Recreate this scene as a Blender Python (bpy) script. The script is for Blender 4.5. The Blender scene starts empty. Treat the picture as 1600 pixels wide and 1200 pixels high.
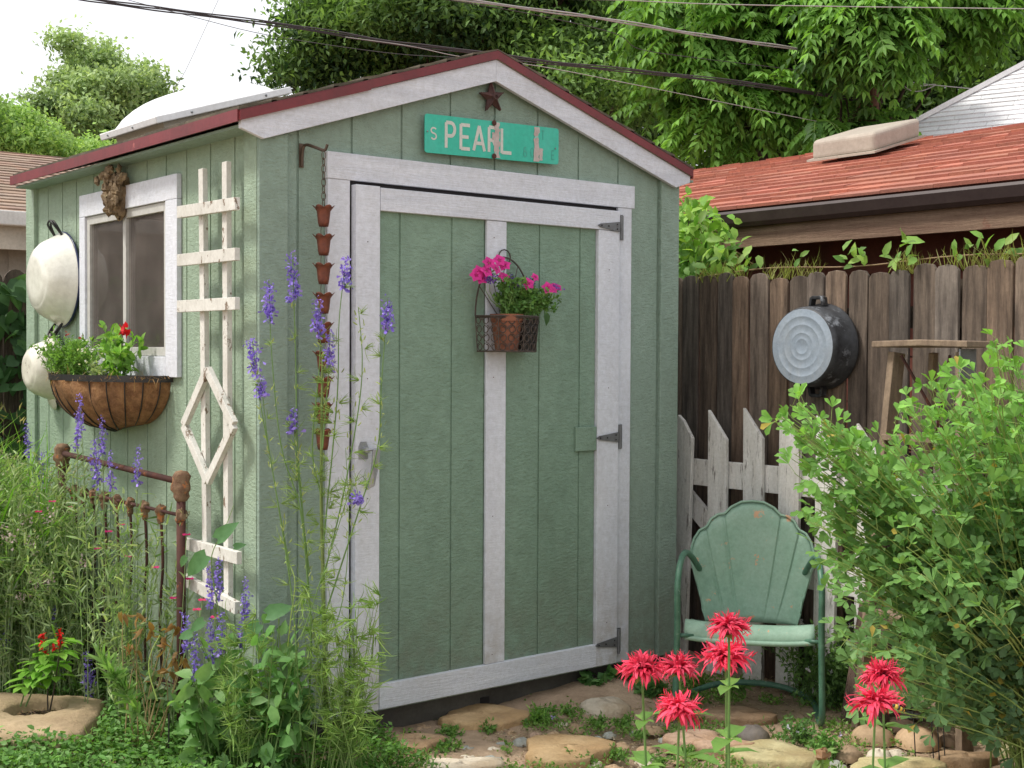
import bpy, math, random
import numpy as np
random.seed(7); rng = np.random.default_rng(7)
PI = math.pi
SC = bpy.context.scene; COL = SC.collection
# ------------------------------------------------------------------ camera geometry
f = 2058.; yaw = math.radians(50.9); pit = math.atan(50/f); rol = math.radians(.3)
C = np.array([-2.221, -4.125, 1.45])
F = np.array([math.cos(yaw)*math.cos(pit), math.sin(yaw)*math.cos(pit), -math.sin(pit)])
R0 = np.array([math.sin(yaw), -math.cos(yaw), 0]); U0 = np.cross(R0, F)
RV = R0*math.cos(rol)+U0*math.sin(rol); UV = np.cross(RV, F)
def ray(px, py): return F+RV*(px-800)/f-UV*(py-600)/f
def onX(X, px, py): d = ray(px, py); return C+d*(X-C[0])/d[0]
def onY(Y, px, py): d = ray(px, py); return C+d*(Y-C[1])/d[1]
def onZ(Z, px, py): d = ray(px, py); return C+d*(Z-C[2])/d[2]
def at(D, px, py): return C+D*ray(px, py)
# ------------------------------------------------------------------ materials
def newmat(name):
    m = bpy.data.materials.new(name); m.use_nodes = True
    nt = m.node_tree; nt.nodes.clear()
    out = nt.nodes.new('ShaderNodeOutputMaterial'); return m, nt, out
def N(nt, t, **kw):
    n = nt.nodes.new(t)
    for k, v in kw.items():
        if k.startswith('i_'): n.inputs[k[2:].replace('_', ' ')].default_value = v
        else: setattr(n, k, v)
    return n
def ramp(nt, src, p0, p1, c0=(0, 0, 0, 1), c1=(1, 1, 1, 1)):
    r = nt.nodes.new('ShaderNodeValToRGB'); e = r.color_ramp.elements
    e[0].position = p0; e[1].position = p1; e[0].color = c0; e[1].color = c1
    nt.links.new(src, r.inputs[0]); return r.outputs[0]
def noise(nt, vec, scale, detail=6, rough=.6, dist=0.):
    n = N(nt, 'ShaderNodeTexNoise'); n.inputs['Scale'].default_value = scale
    n.inputs['Detail'].default_value = detail; n.inputs['Roughness'].default_value = rough; n.inputs['Distortion'].default_value = dist
    nt.links.new(vec, n.inputs['Vector']); return n.outputs['Fac']
def mixc(nt, fac, a, b, mode='MIX'):
    m = nt.nodes.new('ShaderNodeMix'); m.data_type = 'RGBA'; m.blend_type = mode
    for s, v in ((0, fac), (6, a), (7, b)):
        if isinstance(v, (tuple, list)): m.inputs[s].default_value = (*v[:3], 1)
        elif isinstance(v, (int, float)): m.inputs[s].default_value = v
        else: nt.links.new(v, m.inputs[s])
    return m.outputs[2]
def surf(name, base, base2=None, scale=6, stretch=(1, 1, 1), rough=.7, bump=.3, bscale=60, bstretch=(1, 1, 1), dist=.002,
         peel=None, peel_at=.62, peel_w=.03, peel_scale=9, peel_stretch=(1, 1, 1), metal=0., attr=False, dirt=None, dirt_amt=.5, spec=.4, splash=None):
    m, nt, out = newmat(name)
    tc = N(nt, 'ShaderNodeTexCoord').outputs['Object']
    def mp(s):
        q = N(nt, 'ShaderNodeMapping'); q.inputs['Scale'].default_value = s; nt.links.new(tc, q.inputs['Vector']); return q.outputs[0]
    b2 = base2 or tuple(c*.75 for c in base)
    n1 = noise(nt, mp(stretch), scale, 8, .65)
    col = mixc(nt, ramp(nt, n1, .35, .65), base, b2)
    if attr:
        a = N(nt, 'ShaderNodeAttribute', attribute_name='Col').outputs['Color']
        col = mixc(nt, 1., col, a, 'MULTIPLY')
    n3 = noise(nt, tc, scale*9, 4, .7)
    col = mixc(nt, ramp(nt, n3, .3, .75), col, mixc(nt, 1., col, (.78, .78, .76), 'MULTIPLY'))
    if dirt:
        nd = noise(nt, mp((1, 1, .5)), 2.3, 8, .75)
        dd = N(nt, 'ShaderNodeMath', operation='MULTIPLY'); nt.links.new(ramp(nt, nd, .5, .75), dd.inputs[0]); dd.inputs[1].default_value = dirt_amt
        col = mixc(nt, dd.outputs[0], col, dirt)
    if splash:   # mud splashed on the lowest part of a wall
        sp = N(nt, 'ShaderNodeSeparateXYZ'); geo = N(nt, 'ShaderNodeNewGeometry'); nt.links.new(geo.outputs['Position'], sp.inputs[0])
        mr = N(nt, 'ShaderNodeMapRange'); mr.inputs[1].default_value = .1; mr.inputs[2].default_value = .62; mr.inputs[3].default_value = .75; mr.inputs[4].default_value = 0
        nt.links.new(sp.outputs[2], mr.inputs[0])
        mm = N(nt, 'ShaderNodeMath', operation='MULTIPLY'); nt.links.new(mr.outputs[0], mm.inputs[0]); nt.links.new(ramp(nt, noise(nt, tc, 14, 8, .7), .35, .7), mm.inputs[1])
        col = mixc(nt, mm.outputs[0], col, splash)
    if peel:
        pn = noise(nt, mp(peel_stretch), peel_scale, 10, .7)
        col = mixc(nt, ramp(nt, pn, peel_at, peel_at+peel_w), col, peel)
    p = N(nt, 'ShaderNodeBsdfPrincipled'); nt.links.new(col, p.inputs['Base Color'])
    p.inputs['Roughness'].default_value = rough; p.inputs['Metallic'].default_value = metal
    p.inputs['Specular IOR Level'].default_value = spec
    if bump:
        b = N(nt, 'ShaderNodeBump'); b.inputs['Strength'].default_value = bump; b.inputs['Distance'].default_value = dist
        nt.links.new(noise(nt, mp(bstretch), bscale, 6, .7), b.inputs['Height']); nt.links.new(b.outputs[0], p.inputs['Normal'])
    nt.links.new(p.outputs[0], out.inputs[0]); return m
def leafmat(name, trans=.35, rough=.5, tint=(1.15, 1.2, .6)):
    m, nt, out = newmat(name)
    a = N(nt, 'ShaderNodeAttribute', attribute_name='Col').outputs['Color']
    tc = N(nt, 'ShaderNodeTexCoord').outputs['Object']
    col = mixc(nt, ramp(nt, noise(nt, tc, 40, 3), .3, .7), a, mixc(nt, 1., a, (.72, .78, .7), 'MULTIPLY'))
    p = N(nt, 'ShaderNodeBsdfPrincipled'); nt.links.new(col, p.inputs['Base Color']); p.inputs['Roughness'].default_value = rough
    p.inputs['Specular IOR Level'].default_value = .3
    t = N(nt, 'ShaderNodeBsdfTranslucent'); nt.links.new(mixc(nt, 1., col, tint, 'MULTIPLY'), t.inputs[0])
    mx = N(nt, 'ShaderNodeMixShader'); mx.inputs[0].default_value = trans
    nt.links.new(p.outputs[0], mx.inputs[1]); nt.links.new(t.outputs[0], mx.inputs[2]); nt.links.new(mx.outputs[0], out.inputs[0]); return m
GREEN = (.335, .475, .37)
M = {}
M['green'] = surf('sage_green_paint', (.31, .415, .35), (.265, .365, .30), 3, (1, 1, .35), .5, 1., 44, (1, 1, 2.2), .009, dirt=(.17, .22, .17), dirt_amt=.4, peel=(.40, .48, .43), peel_at=.685, peel_w=.03, peel_scale=48, splash=(.16, .15, .11))
M['green_side'] = surf('sage_green_paint_lit', (.365, .475, .36), (.31, .42, .315), 3, (1, 1, .3), .5, 1., 44, (1, 1, 2.2), .009, dirt=(.2, .25, .17), dirt_amt=.35, splash=(.16, .15, .11))  # stronger light on the side wall is put into this lighter copy
M['door_green'] = surf('door_green_paint', (.25, .37, .285), (.208, .322, .243), 2.5, (1, 1, .3), .45, 1., 40, (1, 1, 2.2), .009, dirt=(.14, .19, .14), dirt_amt=.4, peel=(.36, .46, .38), peel_at=.69, peel_w=.03, peel_scale=45, peel_stretch=(1, 1, .5), splash=(.16, .15, .11))
M['white'] = surf('white_trim_paint', (.73, .76, .84), (.64, .67, .75), 5, (1, 1, .5), .6, .6, 24, (1, 1, 6), .004, dirt=(.40, .38, .36), dirt_amt=.35, splash=(.3, .26, .2), peel=(.42, .40, .38), peel_at=.70, peel_w=.02, peel_scale=16)
M['white_h'] = surf('white_trim_paint_level_grain', (.73, .76, .84), (.61, .64, .72), 7, (.3, .3, 3), .6, .8, 14, (1, 1, 14), .004, dirt=(.40, .38, .36), dirt_amt=.3, peel=(.42, .40, .38), peel_at=.69, peel_w=.02, peel_scale=9, peel_stretch=(.5, .5, 4))
M['offwhite'] = surf('peeling_cream_paint', (.74, .735, .70), (.58, .57, .53), 7, (1, 1, .4), .75, .8, 30, (2, 2, .6), .004, peel=(.2, .15, .11), peel_at=.585, peel_w=.02, peel_scale=26, peel_stretch=(1, 1, .5))
M['picket'] = surf('flaking_white_picket_paint', (.86, .85, .82), (.70, .68, .64), 9, (1.5, 1.5, .3), .85, 1., 34, (3, 3, .22), .008, peel=(.24, .215, .195), peel_at=.57, peel_w=.05, peel_scale=16, peel_stretch=(3, 3, .35))
M['gap'] = surf('gap_shade_black', (.015, .012, .014), None, 5, bump=0)  # near-black stands in for shade in door gap and vent holes; also dark screws
M['drip'] = surf('maroon_drip_edge_paint', (.20, .028, .035), (.14, .02, .025), 6, (1, 1, 1), .45, .3, 30, dirt=(.08, .03, .03), peel=(.36, .10, .09), peel_at=.66, peel_scale=10)
M['boards'] = surf('weathered_brown_fence_wood', (.26, .20, .155), (.09, .068, .054), 7, (5, 5, .5), .9, 1., 22, (5, 5, .3), .012, attr=True, dirt=(.05, .037, .03), dirt_amt=.75, peel=(.42, .35, .28), peel_at=.62, peel_w=.12, peel_scale=12, peel_stretch=(6, 6, .25))
M['oldwood'] = surf('grey_brown_old_wood', (.36, .27, .19), (.2, .145, .105), 8, (2, 2, .6), .9, 1., 26, (3, 3, .4), .008, dirt=(.09, .065, .05), dirt_amt=.8)
M['galv'] = surf('galvanised_metal', (.34, .36, .38), (.24, .25, .27), 18, rough=.5, bump=.2, bscale=40, metal=.6)
M['hingem'] = surf('dull_zinc_hinge', (.20, .215, .23), (.15, .15, .16), 30, rough=.55, bump=.2, metal=.4)
M['tub'] = surf('dark_mottled_cast_aluminium', (.075, .08, .09), (.02, .02, .022), 9, rough=.5, bump=.4, bscale=30, metal=.3, peel=(.26, .28, .31), peel_at=.56, peel_w=.12, peel_scale=14)
M['tubface'] = surf('scratched_pale_aluminium', (.36, .42, .50), (.27, .33, .41), 7, rough=.55, bump=.3, bscale=50, metal=.25, peel=(.10, .11, .12), peel_at=.645, peel_w=.02, peel_scale=13, dirt=(.5, .45, .36), dirt_amt=.35)
M['enamel'] = surf('cream_enamel', (.80, .80, .74), (.74, .74, .67), 3, rough=.22, bump=.05, bscale=20, spec=.6)
M['enamel_old'] = surf('rust_spotted_cream_enamel', (.78, .76, .68), (.7, .67, .58), 3, rough=.3, bump=.1, bscale=20, peel=(.16, .06, .05), peel_at=.62, peel_w=.01, peel_scale=17)
M['navy'] = surf('navy_enamel_rim', (.015, .025, .09), None, 8, rough=.3, bump=0)
M['blackm'] = surf('black_painted_metal', (.015, .015, .017), (.03, .028, .026), 20, rough=.5, bump=.1)
M['coir'] = surf('coconut_fibre', (.44, .24, .11), (.21, .10, .045), 22, (1, 1, 1), .95, 1., 60, (1, 1, 1), .02, dirt=(.06, .03, .015), dirt_amt=.6)
M['rust'] = surf('rusty_iron', (.10, .038, .028), (.055, .024, .022), 16, rough=.85, bump=.6, bscale=60, peel=(.28, .095, .03), peel_at=.6, peel_w=.08, peel_scale=18)
M['rust_knob'] = surf('flaking_rusty_casting', (.30, .20, .12), (.13, .065, .04), 40, rough=.9, bump=1., bscale=70, dist=.006, peel=(.40, .15, .05), peel_at=.58, peel_scale=30)
M['copper'] = surf('brown_copper', (.27, .085, .05), (.15, .055, .04), 30, rough=.45, bump=.25, metal=.35, dirt=(.07, .04, .03))
M['chain'] = surf('aged_bronze_wire', (.13, .09, .06), (.07, .05, .04), 40, rough=.5, bump=.2, metal=.4)
M['wire'] = surf('aged_basket_wire', (.10, .075, .06), (.055, .045, .04), 40, rough=.6, bump=.1, metal=.2)
M['terracotta'] = surf('damp_terracotta', (.30, .12, .07), (.19, .075, .05), 10, rough=.85, bump=.3)
M['chair'] = surf('chipped_green_chair_enamel', (.31, .455, .36), (.24, .39, .295), 7, rough=.55, bump=.25, bscale=40, dirt=(.07, .18, .12), dirt_amt=.75, peel=(.55, .33, .20), peel_at=.625, peel_w=.01, peel_scale=15)
M['chairtube'] = surf('dark_green_tube_enamel', (.09, .21, .14), (.05, .13, .09), 25, rough=.4, bump=.2, peel=(.2, .3, .24), peel_at=.62, peel_scale=40)
M['star'] = surf('dark_rusted_cast_iron', (.10, .045, .04), (.05, .025, .024), 30, rough=.75, bump=.5)
M['shingle_red'] = surf('red_asphalt_shingle', (.44, .175, .125), (.35, .135, .10), 30, rough=.95, bump=.7, bscale=160, attr=True)
M['shingle_tan'] = surf('tan_asphalt_shingle', (.36, .265, .21), (.29, .21, .17), 8, rough=.95, bump=.6, bscale=120, attr=True)
M['shingle_grey'] = surf('pale_grey_asphalt_shingle', (.80, .81, .84), (.72, .73, .76), 8, rough=.95, bump=.6, bscale=120, attr=True)
M['shingle_dark'] = surf('dark_asphalt_shingle', (.13, .11, .08), (.07, .065, .05), 20, rough=.95, bump=.8, bscale=90, attr=True)
M['gutter'] = surf('dark_brown_gutter', (.06, .042, .04), (.045, .03, .03), 8, rough=.4, bump=.1)
M['gutter_white'] = surf('white_gutter', (.72, .71, .69), (.63, .62, .6), 5, rough=.5, bump=.1)
M['stucco'] = surf('beige_wall_panel', (.37, .34, .30), (.32, .29, .25), 4, rough=.85, bump=.3)
M['cream'] = surf('cream_soffit', (.58, .53, .45), None, 4, rough=.7, bump=.1)
M['beam'] = surf('stained_fascia_board', (.24, .16, .11), (.12, .065, .045), 5, (.8, .25, 4), .85, .9, 20, (2, .5, 6), .006, peel=(.16, .045, .03), peel_at=.62, peel_w=.1, peel_scale=5)
M['darkred'] = surf('dark_red_siding', (.19, .055, .038), (.12, .04, .028), 6, rough=.8, bump=.3)
M['dome'] = surf('white_acrylic_dome', (.86, .87, .9), (.80, .81, .84), 4, rough=.25, bump=.05, spec=.6, dirt=(.6, .58, .54), dirt_amt=.4)
M['curb'] = surf('cream_skylight_curb', (.66, .62, .54), (.58, .54, .46), 6, rough=.7, bump=.2, dirt=(.4, .36, .3))
M['ventm'] = surf('tan_vent_plastic', (.42, .37, .31), (.37, .32, .27), 5, rough=.6, bump=.15, dirt=(.25, .21, .17))
M['bark'] = surf('furrowed_bark', (.10, .07, .05), (.05, .035, .028), 6, (3, 3, .5), .95, 1., 20, (4, 4, .5), .03)
M['pole'] = surf('red_brown_pole_wood', (.20, .08, .05), (.12, .05, .035), 6, (3, 3, .3), .9, .8, 20, (4, 4, .3), .01)
M['cable_dark'] = surf('dark_cable_jacket', (.06, .05, .055), None, 5, rough=.6, bump=0)
M['cable_pale'] = surf('pale_cable_jacket', (.40, .38, .37), (.3, .28, .28), 5, rough=.6, bump=0)
M['sandstone'] = surf('worn_sandstone', (.52, .40, .26), (.42, .31, .19), 5, rough=.95, bump=.8, bscale=40, dist=.01, dirt=(.17, .12, .075), dirt_amt=.7)
M['stone'] = surf('river_stone', (1, 1, 1), (.72, .7, .66), 9, rough=.8, bump=.5, bscale=45, dist=.006, attr=True, dirt=(.34, .26, .17), dirt_amt=.5)
M['flag'] = surf('flat_sandstone_slab', (1, 1, 1), (.72, .62, .5), 4, rough=.9, bump=.9, bscale=26, dist=.014, attr=True, dirt=(.34, .25, .17), dirt_amt=.5)
M['soil'] = surf('potting_soil', (.06, .035, .025), (.03, .02, .015), 40, rough=1, bump=1, bscale=60, dist=.01)
M['ground'] = surf('dry_garden_dirt', (.52, .385, .27), (.40, .285, .195), 3, rough=1., bump=1., bscale=34, dist=.012, dirt=(.16, .11, .065), dirt_amt=.7)
M['skid'] = surf('dark_damp_foundation', (.10, .095, .085), (.06, .055, .05), 8, rough=.9, bump=.5, dirt=(.09, .07, .05))
M['handle'] = surf('cast_zinc_handle', (.42, .43, .46), (.33, .34, .37), 20, rough=.4, bump=.2, metal=.5)
M['dried'] = surf('dried_gourd_resin', (.30, .22, .13), (.11, .075, .045), 26, rough=.85, bump=1., bscale=50, dist=.01, peel=(.5, .42, .26), peel_at=.58, peel_w=.08, peel_scale=16)
M['bone'] = surf('bleached_wood', (.66, .56, .40), (.5, .4, .27), 8, rough=.8, bump=.3)
M['sash'] = surf('grey_white_window_frame', (.55, .55, .53), (.48, .48, .46), 6, rough=.5, bump=.1)
M['interior'] = surf('dim_shed_interior', (.12, .10, .09), (.05, .045, .04), 3, rough=.9, bump=0)
M['signgreen'] = surf('faded_teal_sign', (.025, .46, .33), (.05, .50, .38), 5, (1, 1, .3), .45, .1, 30, dirt=(.12, .50, .42), dirt_amt=.5, peel=(.50, .44, .43), peel_at=.71, peel_w=.015, peel_scale=8)
M['signwear'] = surf('bare_scraped_metal', (.55, .49, .48), (.42, .33, .31), 18, rough=.6, bump=.2, peel=(.2, .55, .45), peel_at=.6, peel_scale=20)
M['letter'] = surf('silver_white_letter', (.62, .62, .58), (.55, .56, .52), 14, rough=.5, bump=0, peel=(.3, .55, .48), peel_at=.68, peel_scale=20)
M['ghost'] = surf('faded_letter', (.03, .33, .26), (.10, .40, .33), 20, rough=.6, bump=0)
M['leaf'] = leafmat('leaf', .42); M['petal'] = leafmat('petal', .25, .6, (1, .9, 1)); M['treeleaf'] = leafmat('tree_leaf', .4, .55)
M['stem'] = surf('green_stem', (1, 1, 1), (.8, .8, .7), 10, rough=.6, bump=.1, attr=True)
M['glass'] = None
def glass():
    m, nt, out = newmat('window_glass')
    p = N(nt, 'ShaderNodeBsdfGlossy'); p.inputs['Roughness'].default_value = .03; p.inputs['Color'].default_value = (.9, .9, .9, 1)
    t = N(nt, 'ShaderNodeBsdfTransparent'); t.inputs[0].default_value = (.86, .86, .85, 1)
    mx = N(nt, 'ShaderNodeMixShader'); fr = N(nt, 'ShaderNodeFresnel'); fr.inputs[0].default_value = 1.9
    nt.links.new(fr.outputs[0], mx.inputs[0]); nt.links.new(t.outputs[0], mx.inputs[1]); nt.links.new(p.outputs[0], mx.inputs[2]); nt.links.new(mx.outputs[0], out.inputs[0]); return m
M['glass'] = glass()
# ------------------------------------------------------------------ objects
def tag(o, label, cat, group=None, kind=None):
    if label: o['label'] = label
    if cat: o['category'] = cat
    if group: o['group'] = group
    if kind: o['kind'] = kind
    return o
def thing(name, label, cat, loc=(0, 0, 0), group=None):
    o = bpy.data.objects.new(name, None); COL.objects.link(o); o.location = tuple(float(x) for x in loc); o.empty_display_size = .1
    return tag(o, label, cat, group)
def rootloc(p):
    v = np.zeros(3)
    while p is not None: v += np.array(p.location); p = p.parent
    return v
def obj(name, V, Fc, m, parent=None, loc=None, col=None, smooth=False, label=None):
    V = np.asarray(V, dtype=float).reshape(-1, 3)
    off = rootloc(parent) if parent is not None else (np.array(loc, dtype=float) if loc is not None else np.zeros(3))
    me = bpy.data.meshes.new(name)
    me.from_pydata((V-off).tolist(), [], Fc if isinstance(Fc, list) else Fc.tolist())
    if col is not None:
        a = me.color_attributes.new('Col', 'FLOAT_COLOR', 'POINT')
        c = np.ones((len(V), 4)); c[:, :3] = col; a.data.foreach_set('color', c.ravel())
    if smooth: me.polygons.foreach_set('use_smooth', [True]*len(me.polygons))
    me.materials.append(m); me.update()
    o = bpy.data.objects.new(name, me); COL.objects.link(o)
    if parent is not None: o.parent = parent
    elif loc is not None: o.location = tuple(off)
    if label: o['label'] = label
    return o
class MB:
    def __init__(s): s.V = []; s.F = []; s.C = []; s.P = []
    def add(s, V, Fc, col=(1, 1, 1)):
        n = len(s.V); s.P.append((n, len(s.F))); s.V += [tuple(v) for v in V]; s.F += [tuple(i+n for i in q) for q in Fc]; s.C += [tuple(col)]*len(V); return s
    def box(s, a, b, col=(1, 1, 1)):
        x0, y0, z0 = a; x1, y1, z1 = b
        V = [(x0, y0, z0), (x1, y0, z0), (x1, y1, z0), (x0, y1, z0), (x0, y0, z1), (x1, y0, z1), (x1, y1, z1), (x0, y1, z1)]
        return s.add(V, [(0, 3, 2, 1), (4, 5, 6, 7), (0, 1, 5, 4), (1, 2, 6, 5), (2, 3, 7, 6), (3, 0, 4, 7)], col)
    def prism(s, poly, ext, col=(1, 1, 1)):     # poly: 3-D points of one flat face, ext: extrusion vector
        n = len(poly); e = np.array(ext, float); P = [np.array(p, float) for p in poly]
        return s.add(P+[p+e for p in P], [tuple(range(n))[::-1], tuple(range(n, 2*n))]+[(i, (i+1) % n, n+(i+1) % n, n+i) for i in range(n)], col)
    def bar(s, a, b, w, h, up=(0, 0, 1), col=(1, 1, 1)):
        a = np.array(a, float); b = np.array(b, float); d = b-a; d /= np.linalg.norm(d)
        sd = np.cross(d, np.array(up, float)); sd /= np.linalg.norm(sd); u = np.cross(sd, d)
        q = [a+sd*w/2*i+u*h/2*j for i, j in ((-1, -1), (1, -1), (1, 1), (-1, 1))]
        return s.prism(q, b-a, col)
    def tube(s, pts, r, k=6, r1=None, col=(1, 1, 1), cap=True):
        P = np.array(pts, float); n = len(P); rr = np.linspace(r, r if r1 is None else r1, n) if not hasattr(r, '__len__') else np.array(r)
        T = np.gradient(P, axis=0); T /= np.linalg.norm(T, axis=1)[:, None]+1e-9
        ref = np.array([0, 0, 1.]) if abs(T[0][2]) < .9 else np.array([1., 0, 0]); A = np.cross(T[0], ref); A /= np.linalg.norm(A)
        V = []
        for i in range(n):
            A = A-T[i]*(A@T[i]); A /= np.linalg.norm(A)+1e-9; B = np.cross(T[i], A)
            for j in range(k):
                t = 2*PI*j/k; V.append(P[i]+rr[i]*(A*math.cos(t)+B*math.sin(t)))
        Fc = [(i*k+j, i*k+(j+1) % k, (i+1)*k+(j+1) % k, (i+1)*k+j) for i in range(n-1) for j in range(k)]
        if cap: Fc += [tuple(range(k))[::-1], tuple((n-1)*k+j for j in range(k))]
        return s.add(V, Fc, col)
    def lathe(s, prof, o, axis=(0, 0, 1), k=24, col=(1, 1, 1), wob=0, sq=(1, 1)):   # prof: (radius, height) along the axis
        ax = np.array(axis, float); ax /= np.linalg.norm(ax); ref = np.array([0, 0, 1.]) if abs(ax[2]) < .9 else np.array([1., 0, 0])
        A = np.cross(ax, ref); A /= np.linalg.norm(A); B = np.cross(ax, A); o = np.array(o, float); V = []
        for i, (r, h) in enumerate(prof):
            for j in range(k):
                t = 2*PI*j/k; V.append(o+ax*h+(r*(1+wob*math.sin(3*t+i)))*(A*math.cos(t)*sq[0]+B*math.sin(t)*sq[1]))
        n = len(prof)
        return s.add(V, [(i*k+j, i*k+(j+1) % k, (i+1)*k+(j+1) % k, (i+1)*k+j) for i in range(n-1) for j in range(k)], col)
    def blob(s, c, r, seed=0, amp=.15, nu=10, nv=7, col=(1, 1, 1), flat=None):
        rs = random.Random(seed); ph = [rs.uniform(0, 6.28) for _ in range(6)]; V = []; c = np.array(c, float); r = np.array(r, float)*np.ones(3)
        for i in range(nv+1):
            th = PI*i/nv
            for j in range(nu):
                t = 2*PI*j/nu; k = 1+amp*(math.sin(2*t+ph[0])*math.sin(th)+.6*math.sin(3*t+ph[1]+2*th)+.5*math.sin(5*th+ph[2]+t))
                V.append(c+r*np.array([math.sin(th)*math.cos(t), math.sin(th)*math.sin(t), math.cos(th)])*k)
        return s.add(V, [(i*nu+j, (i+1)*nu+j, (i+1)*nu+(j+1) % nu, i*nu+(j+1) % nu) for i in range(nv) for j in range(nu)], col)
    def each(s, name, m, parent=None, **kw):      # one object for every shape added
        P = s.P+[(len(s.V), len(s.F))]; out = []
        for (v0, f0_), (v1, f1_) in zip(P[:-1], P[1:]):
            q = MB(); q.V = s.V[v0:v1]; q.C = s.C[v0:v1]; q.F = [tuple(i-v0 for i in fc) for fc in s.F[f0_:f1_]]; out.append(q.build(name, m, parent, **kw))
        return out
    def build(s, name, m, parent=None, loc=None, smooth=False, color=False, label=None, bevel=0):
        o = obj(name, s.V, s.F, m, parent, loc, np.array(s.C), smooth, label)
        if bevel:
            b = o.modifiers.new('b', 'BEVEL'); b.width = bevel; b.segments = 2; b.limit_method = 'ANGLE'
        return o
def bez(a, b, c, n=8):
    t = np.linspace(0, 1, n)[:, None]; a, b, c = (np.array(q, float) for q in (a, b, c)); return (1-t)**2*a+2*t*(1-t)*b+t*t*c
def catmull(P, n=6):
    P = [np.array(p, float) for p in P]; P = [2*P[0]-P[1]]+P+[2*P[-1]-P[-2]]; out = []
    for i in range(1, len(P)-2):
        for j in range(n):
            t = j/n; out.append(.5*((2*P[i])+(-P[i-1]+P[i+1])*t+(2*P[i-1]-5*P[i]+4*P[i+1]-P[i+2])*t*t+(-P[i-1]+3*P[i]-3*P[i+1]+P[i+2])*t**3))
    out.append(P[-2]); return np.array(out)
# ------------------------------------------------------------------ leaves
TPL = {
 'kite': ([(0, 0, 0), (.45, .5, .1), (1, 0, -.06), (.45, -.5, .1)], [(0, 2, 1), (0, 3, 2)]),
 'oval': ([(0, 0, 0), (.35, 0, 0), (.7, 0, -.04), (1, 0, -.14), (.28, .44, .07), (.68, .40, .02), (.28, -.44, .07), (.68, -.40, .02)], [(0, 1, 4), (1, 2, 5, 4), (2, 3, 5), (0, 6, 1), (1, 6, 7, 2), (2, 7, 3)]),
 'obov': ([(0, 0, 0), (.4, 0, 0), (.8, 0, -.03), (1, 0, -.08), (.4, .28, .05), (.78, .5, .04), (.4, -.28, .05), (.78, -.5, .04)], [(0, 1, 4), (1, 2, 5, 4), (2, 3, 5), (0, 6, 1), (1, 6, 7, 2), (2, 7, 3)]),
 'heart': ([(0, 0, 0), (.4, 0, -.02), (.75, 0, -.06), (1.05, 0, -.2), (-.12, .3, .05), (.2, .52, .1), (.62, .38, .02), (-.12, -.3, .05), (.2, -.52, .1), (.62, -.38, .02)], [(0, 1, 5, 4), (1, 2, 6, 5), (2, 3, 6), (0, 7, 8, 1), (1, 8, 9, 2), (2, 9, 3)]),
 'blade': ([(0, .5, 0), (0, -.5, 0), (.3, .5, .02), (.3, -.5, .02), (.6, .4, -.03), (.6, -.4, -.03), (.85, .22, -.13), (.85, -.22, -.13), (1, 0, -.24)], [(0, 1, 3, 2), (2, 3, 5, 4), (4, 5, 7, 6), (6, 7, 8)]),
 'grit': ([(-.5, 0, 0), (.5, 0, 0), (0, -.5, 0), (0, .5, 0), (0, 0, .35), (0, 0, -.3)], [(0, 2, 4), (2, 1, 4), (1, 3, 4), (3, 0, 4)]),
 'arch': ([(0, .5, 0), (0, -.5, 0), (.35, .5, .0), (.35, -.5, .0), (.65, .42, -.12), (.65, -.42, -.12), (.85, .3, -.32), (.85, -.3, -.32), (.93, 0, -.55)], [(0, 1, 3, 2), (2, 3, 5, 4), (4, 5, 7, 6), (6, 7, 8)]),
}
def nrm(a): return a/(np.linalg.norm(a, axis=-1, keepdims=True)+1e-9)
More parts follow.
